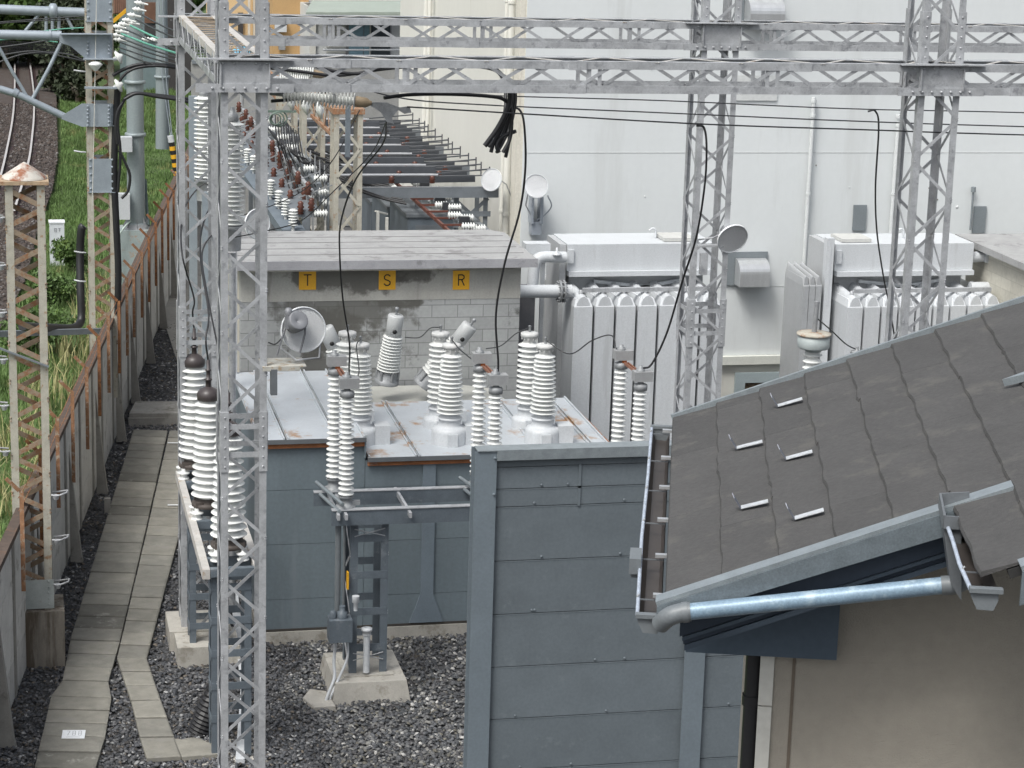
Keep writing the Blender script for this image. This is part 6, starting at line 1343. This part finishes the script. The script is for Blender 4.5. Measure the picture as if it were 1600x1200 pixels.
# black cable bundle beside mast B
g = 'thick black cables beside the railway mast'
for i, (pts, r_, lab) in enumerate([
    ([(183,490),(184,420),(181,350),(178,280),(179,215),(182,160),(184,135)], .07, 'thickest black cable running down the right side of the railway mast'),
    ([(184,300),(188,240),(184,190),(192,160),(207,146),(240,148),(290,154),(315,158)], .028, 'black cable bending from the mast to the farthest white column'),
    ([(176,118),(190,110),(212,102),(240,100),(275,104)], .032, 'black cable arching from the mast head to the far tower'),
    ([(183,140),(190,122),(208,108),(240,103),(275,106),(290,112)], .026, 'lower black cable arching from the mast head to the far tower'),
    ([(194,155),(215,146),(245,151),(280,156),(310,163)], .03, 'bundled black cable with clips reaching the tall white columns'),
    ([(186,235),(196,255),(203,275),(200,298),(190,310)], .026, 'black cable loop bulging right of the mast'),
    ([(192,160),(184,175),(181,200),(184,225)], .03, 'short black cable bend hugging the mast leg')]):
    wire(lab, [py(x, y, YB-.2-.05*i) for x, y in pts], r_, RUBBER, nm='black_cable', cat='cable', group=g)
wire('thick ribbed black hose turning down beside the lower part of the railway mast', [py(131,353,41.5), py(127,360,41.5), py(125,400,41.5), py(126,460,41.3), py(127,497,41.2), py(121,509,41), py(108,513,40.5), py(75,512,39.5), py(35,510,38)], .075, RUBBER, nm='ribbed_hose', cat='hose')
m = MB(); m.bar(py(-10, 522, 38.5), py(160, 517, 40.6), .08, .1); tag(obj('cable_bracket', m, DG), 'long dark steel bracket carrying the ribbed hose between the two masts', 'bracket')
# steel poles and pedestal
def pole(label, px_, yb_, yt_, Y, r0_, r1_, collars=()):
    a = py(px_, yb_, Y); zt_ = py(px_, yt_, Y).z; t = thing('steel_pole', label, 'pole', a, 'grey tubular poles')
    m = MB(); m.lathe([(r0_, 0), (r1_, zt_-a.z)], a, n=22); obj('shaft', m, POLEG, t)
    for y in collars: m = MB(); z_ = py(px_, y, Y).z; m.lathe([(r0_*1.02,-.04),(r0_*1.15,-.03),(r0_*1.15,.03),(r0_*1.02,.04)], V((a.x, a.y, z_)), n=22); obj('collar', m, POLEG, t)
    return t, a
Yp = 50.0
tC, aC = pole('thick grey tubular pole standing on a square concrete pedestal by the fence', 213, 356, -30, Yp, .20, .17, (210, 128, 350))
m = MB(); m.lathe([(.30,0),(.26,.03),(.22,.12)], aC, n=20)
for k in range(8): m.prism([aC+V((.2*math.cos(k*.785), .2*math.sin(k*.785), .25)), aC+V((.3*math.cos(k*.785), .3*math.sin(k*.785), .03)), aC+V((.2*math.cos(k*.785), .2*math.sin(k*.785), .03))], (.012,.012,0))
obj('base_flange', m, CASTG, tC)
m = MB(); m.box(aC.x-.42, aC.x+.30, Yp-.36, Yp+.4, .5, aC.z-.001); tag(obj('pedestal', m, mat('grey_pedestal', (.30,.35,.35), .8, 0, .12, 3, alt=(.35,.25,.18), alt_amt=.25, alt_scale=4)), 'square grey concrete pedestal under the thick tubular pole', 'pedestal')
pole('second grey tubular pole in the long grass behind the thick one', 254, 232, -30, 66, .20, .16, (120,))
m = MB(); a = py(197, 392, Yp-.5); m.tube(smooth_path([py(204,345,Yp-.3), py(192,358,Yp-.5), py(186,375,Yp-.5), py(187,420,Yp-.5), py(190,440,Yp-.4)]), .02, 6); tag(obj('conduit', m, mat('pale_green_conduit', (.42,.50,.46), .5)), 'pale green conduit curving down beside the pedestal', 'conduit')
m = MB(); c = py(196, 225, Yp-.3); m.obox(c, (.14,0,0), (0,.12,0), (0,0,.16)); m.tube([c, py(206, 218, Yp)], .04, 6); tag(obj('pole_box', m, LGREY), 'small pale grey box strapped to the left side of the thick pole', 'box')
m = MB(); c = py(194, 322, Yp-.3); m.obox(c, (.12,0,0), (0,.12,0), (0,0,.28)); tag(obj('pole_box', m, LGREY), 'light grey box low on the left side of the thick pole', 'box')
wire('slanting stay rod beside the thick pole foot', [py(227,280,Yp+.3), py(229,320,Yp+.2), py(232,352,Yp)], .035, mat('teal_dark', (.10,.14,.14), .5), cat='rod', nm='stay_rod')
# guy guard
m = MB(); gy = thing('guy_guard', 'yellow and black striped guard on a stay wire above the concrete fence', 'guard', py(276, 282, 57))
a = py(277, 280, 57); b = py(268, 222, 57)
for k in range(9):
    m = MB(); m.tube([a.lerp(b, k/9), a.lerp(b, (k+1)/9)], .075, 10); obj('band', m, YELL if k % 2 else BLACK, gy)
m = MB(); m.tube([b, py(266, 212, 57)], .08, 10); obj('guard_cap', m, LGREY, gy)
for i, (x0_, y0_) in enumerate([(240, 60), (246, 60)]): wire(['left of two thin stay wires leading up from the striped guard','right of two thin stay wires leading up from the striped guard'][i], [py(267+i*2, 214, 57), py(x0_+12, 100, 57), py(x0_+8, -10, 57)], .014, PIPEG, group='stay wires')
# white track box
tb = thing('track_box', 'white trackside cabinet with faint lettering in the grass between the masts', 'cabinet', pz(88, 412, .9)); c = pz(90, 414, .9); h_ = py(90, 349, c.y).z-c.z
m = MB(); m.box(c.x-.17, c.x+.17, c.y, c.y+.35, .85, c.z+h_); obj('cabinet', m, mat('dirty_white_box', (.62,.65,.68), .6, 0, .1, 5), tb)
m = MB(); m.box(c.x-.185, c.x+.185, c.y-.015, c.y+.36, c.z+h_+.002, c.z+h_+.03); obj('lid', m, WHITEP, tb)
m = MB(); zz = c.z+h_-.2
for o, S in ((-.06, [(0,0,0,1),(0,1,.8,1),(.8,1,.8,0),(0,.5,.8,.5),(0,0,.8,0)]), (.03, [(0,1,.9,1),(.45,1,.45,0),(.1,.5,.8,.5)])):
    for x0_, y0_, x1_, y1_ in S: a = V((c.x+o+x0_*.06, c.y-.004, zz+y0_*.08)); b = V((c.x+o+x1_*.06, c.y-.004, zz+y1_*.08)); m.obox((a+b)/2, (b-a)/2, (b-a).cross(V((0,1,0))).normalized()*.006, V((0,.002,0)))
obj('letter', m, GREYT, tb)
# line insulators and diagonal wires between mast B and far tower (top left)
rk = random.Random(3)
for i, (x, y) in enumerate([(219,5),(216,15),(208,24),(200,32),(206,36),(194,38),(185,42),(189,49),(181,55),(186,62),(231,62),(243,62)]):
    c = py(x, y, 46); m = MB(); m.lathe([(.015,-.12),(.03,-.08),(.055,-.06),(.03,-.03),(.06,0),(.03,.03),(.015,.16)], c, (1,-.2,-.15), 10)
    tag(obj('pin_insulator', m, PORC), 'small white line insulator beside the railway mast, %s from the top' % ORD[i], 'insulator', 'small white line insulators')
wl = ['uppermost','second','third','fourth','fifth','sixth','seventh','eighth','lowest']
for i, (x0_, y0_, x1_, y1_, mt_) in enumerate([(220,22,282,52,WIREM),(212,30,282,62,WIREM),(204,40,284,74,GREENW),(196,46,284,80,WIREM),(190,53,286,86,GREENW),(190,60,286,92,WIREM),(188,66,288,98,WIREM),(186,74,288,104,WIREM),(186,80,240,100,WIREM)]):
    wire('%s %s wire slanting from the line insulators to the far gantry tower' % (wl[i], 'green' if mt_ is GREENW else 'dark'), [py(x0_, y0_, 45), py((x0_+x1_)/2, (y0_+y1_)/2+2, 42), py(x1_, y1_, 39)], .016 if mt_ is WIREM else .022, mt_, group='slanting line wires')

# ================================================================== background buildings
def building(name, label, parts, loc):
    t = thing(name, label, 'building', loc)
    for nm, x0_, y0_, x1_, y1_, Y0, Y1, mt_ in parts:
        a = py(x0_, y1_, Y0); b = py(x1_, y0_, Y0); m = MB(); m.box(a.x, b.x, Y0, Y1, a.z if y1_ < 200 else 0, b.z); obj(nm, m, mt_, t)
    return t
Yh = 76.0
building('house', 'ochre house wall seen behind the left end of the far lattice beam', [
    ('wall', 424, -60, 483, 400, Yh, Yh+8, ORANGEW), ('window', 470, 18, 482, 52, Yh-.03, Yh, GLASSD), ('window', 472, 66, 480, 82, Yh-.03, Yh, GLASSD), ('meter_box', 430, 32, 448, 50, Yh-.25, Yh-.04, LGREY), ('air_conditioner', 436, 56, 446, 78, Yh-.2, Yh-.04, CASTG)], py(450, 60, Yh))
building('house', 'pale orange house part with thin posts behind the nearest tower head', [
    ('wall', 345, -60, 423, 400, Yh+6, Yh+12, ORANGEL), ('post', 388, -20, 391, 90, Yh+5.5, Yh+5.7, TRIMW), ('post', 396, -20, 399, 90, Yh+5.5, Yh+5.7, TRIMW), ('dark_gap', 372, 20, 380, 60, Yh+5.9, Yh+5.98, DARKB)], py(385, 60, Yh+6))
hw = building('house', 'white sided house with blue curtains behind the far lattice beam', [
    ('wall', 484, 16, 640, 400, Yh-3, Yh+5, SIDING), ('corner_trim', 484, 22, 494, 90, Yh-3.1, Yh-3.01, TRIMW), ('window_frame', 542, 34, 612, 92, Yh-3.08, Yh-3.01, mat('frame_grey', (.30,.30,.31), .5)), ('curtain', 545, 38, 568, 90, Yh-3.12, Yh-3.09, CURT), ('curtain', 568.5, 38, 578, 90, Yh-3.12, Yh-3.09, CURT), ('pane', 580, 38, 610, 92, Yh-3.12, Yh-3.09, GLASSD), ('mullion', 577.5, 34, 579.5, 92, Yh-3.2, Yh-3.13, TRIMW), ('shutter', 510, 36, 540, 92, Yh-3.1, Yh-3.01, mat('shutter_white', (.55,.56,.56), .6, 0, .05, 3))], py(540, 60, Yh-3))
for k in range(14):
    a = py(510, 38+k*4, Yh-3.12); b = py(540, 38+k*4, Yh-3.12); m = MB(); m.box(a.x, b.x, Yh-3.13, Yh-3.11, a.z, a.z+.04); obj('shutter_slat', m, TRIMW, hw)
m = MB(); a = py(505, 78, Yh-4); b = py(640, 78, Yh-4); m.tube([a, b], .03, 6); m.tube([a-V((0,0,.5)), b-V((0,0,.5))], .02, 6); obj('hand_rail', m, LGREY, hw)
# lean-to roof with corrugated sheet
m = MB(); a = py(478, 22, Yh-4.5); b = py(640, 22, Yh-4.5); c = py(487, 4, Yh-3.3); d = py(640, 4, Yh-3.3)
m.prism([a, b, V((d.x, d.y, d.z)), c], (0,0,.06)); m.box(a.x, b.x, a.y-.02, a.y+.02, a.z-.28, a.z+.05); obj('porch_fascia', m, GREENR, hw)
m = MB(); n_ = 60
for k in range(n_):
    x0_ = c.x+(d.x-c.x)*k/n_; x1_ = c.x+(d.x-c.x)*(k+.55)/n_; m.box(x0_, x1_, c.y+.02, c.y+3, c.z+.07, c.z+.12)
m.box(c.x, d.x, c.y+.02, c.y+3, c.z+.02, c.z+.069)
obj('corrugated_roof', m, TRIMW, hw)
m = MB(); c = py(378, 88, 52); m.lathe([(.42,-.3),(.40,-.1),(.30,.08),(.12,.2),(0,.24)], c, n=20); tag(obj('blue_cover', m, BLUEP), 'bright blue rounded cover seen through the head of the nearest tower', 'cover'); bc = bpy.data.objects['blue_cover']; m = MB(); m.tube([c-V((0,0,.31)), V((c.x, c.y, 0))], .05, 8); obj('stand', m, GALV, bc)
building('shed', 'brown corrugated shed wall with a yellow rail right of the railway mast', [('wall', 178, -60, 214, 22, 70, 72, BROWNS)], py(195, 10, 70))
for k in range(12):
    a = py(179+k*3, 20, 69.95); m = MB(); m.box(a.x-.02, a.x+.02, 69.93, 69.97, a.z, a.z+3); obj('rib', m, mat('brown_rib', (.24,.13,.09), .7), bpy.data.objects['shed'])
m = MB(); m.bar(py(176, 34, 69), py(216, 0, 69), .06, .1); obj('yellow_rail', m, YELL, bpy.data.objects['shed'])
building('building', 'dark and teal service building behind the line insulators', [('wall', 196, 22, 280, 200, 92, 96, TEAL), ('louvre', 226, 4, 246, 36, 91.8, 91.95, BROWNS), ('shutter', 226, 40, 246, 56, 91.8, 91.95, DARKB), ('dark_wall', 262, -60, 300, 200, 90, 91, DARKB), ('band', 196, 0, 262, 22, 93, 96, mat('grey_cladding', (.16,.17,.17), .7))], py(230, 60, 92))
building('fence', 'dark slatted boundary fence across the far end of the yard', [('boards', 300, 100, 630, 400, 64, 64.1, mat('grey_yard_wall', (.30,.30,.29), .8, 0, .15, 1.5)), ('top_rail', 300, 97, 630, 100, 63.95, 64.15, DG)], py(450, 110, 64))
building('yard_store', 'cream store cabinet standing in the yard between racks and cubicles', [('wall', 568, 308, 590, 380, 52, 53, mat('store_cream', (.50,.47,.40), .7, 0, .05, 2)), ('dark_door', 590, 308, 606, 380, 52.2, 53, mat('store_brown', (.10,.085,.075), .7))], py(580, 340, 52))
m = MB(); m.add([(3.4, 38, .02), (9.3, 38, .02), (9.3, 64, .02), (3.4, 64, .02)], [(0,1,2,3)]); struct('yard_floor', m, mat('yard_concrete', (.27,.26,.24), .9, 0, .15, 1, alt=(.18,.17,.16), alt_amt=.3))
m = MB(); a = pz(383, 1075, .03); b = pz(366, 930, .03); c = pz(375, 1190, .03); m.bar(a, b, .11, .06); m.bar(a, c, .11, .06)
tag(obj('cable_duct', m, LGREY), 'pale straight cable duct lying on the gravel behind the nearest tower legs', 'duct')
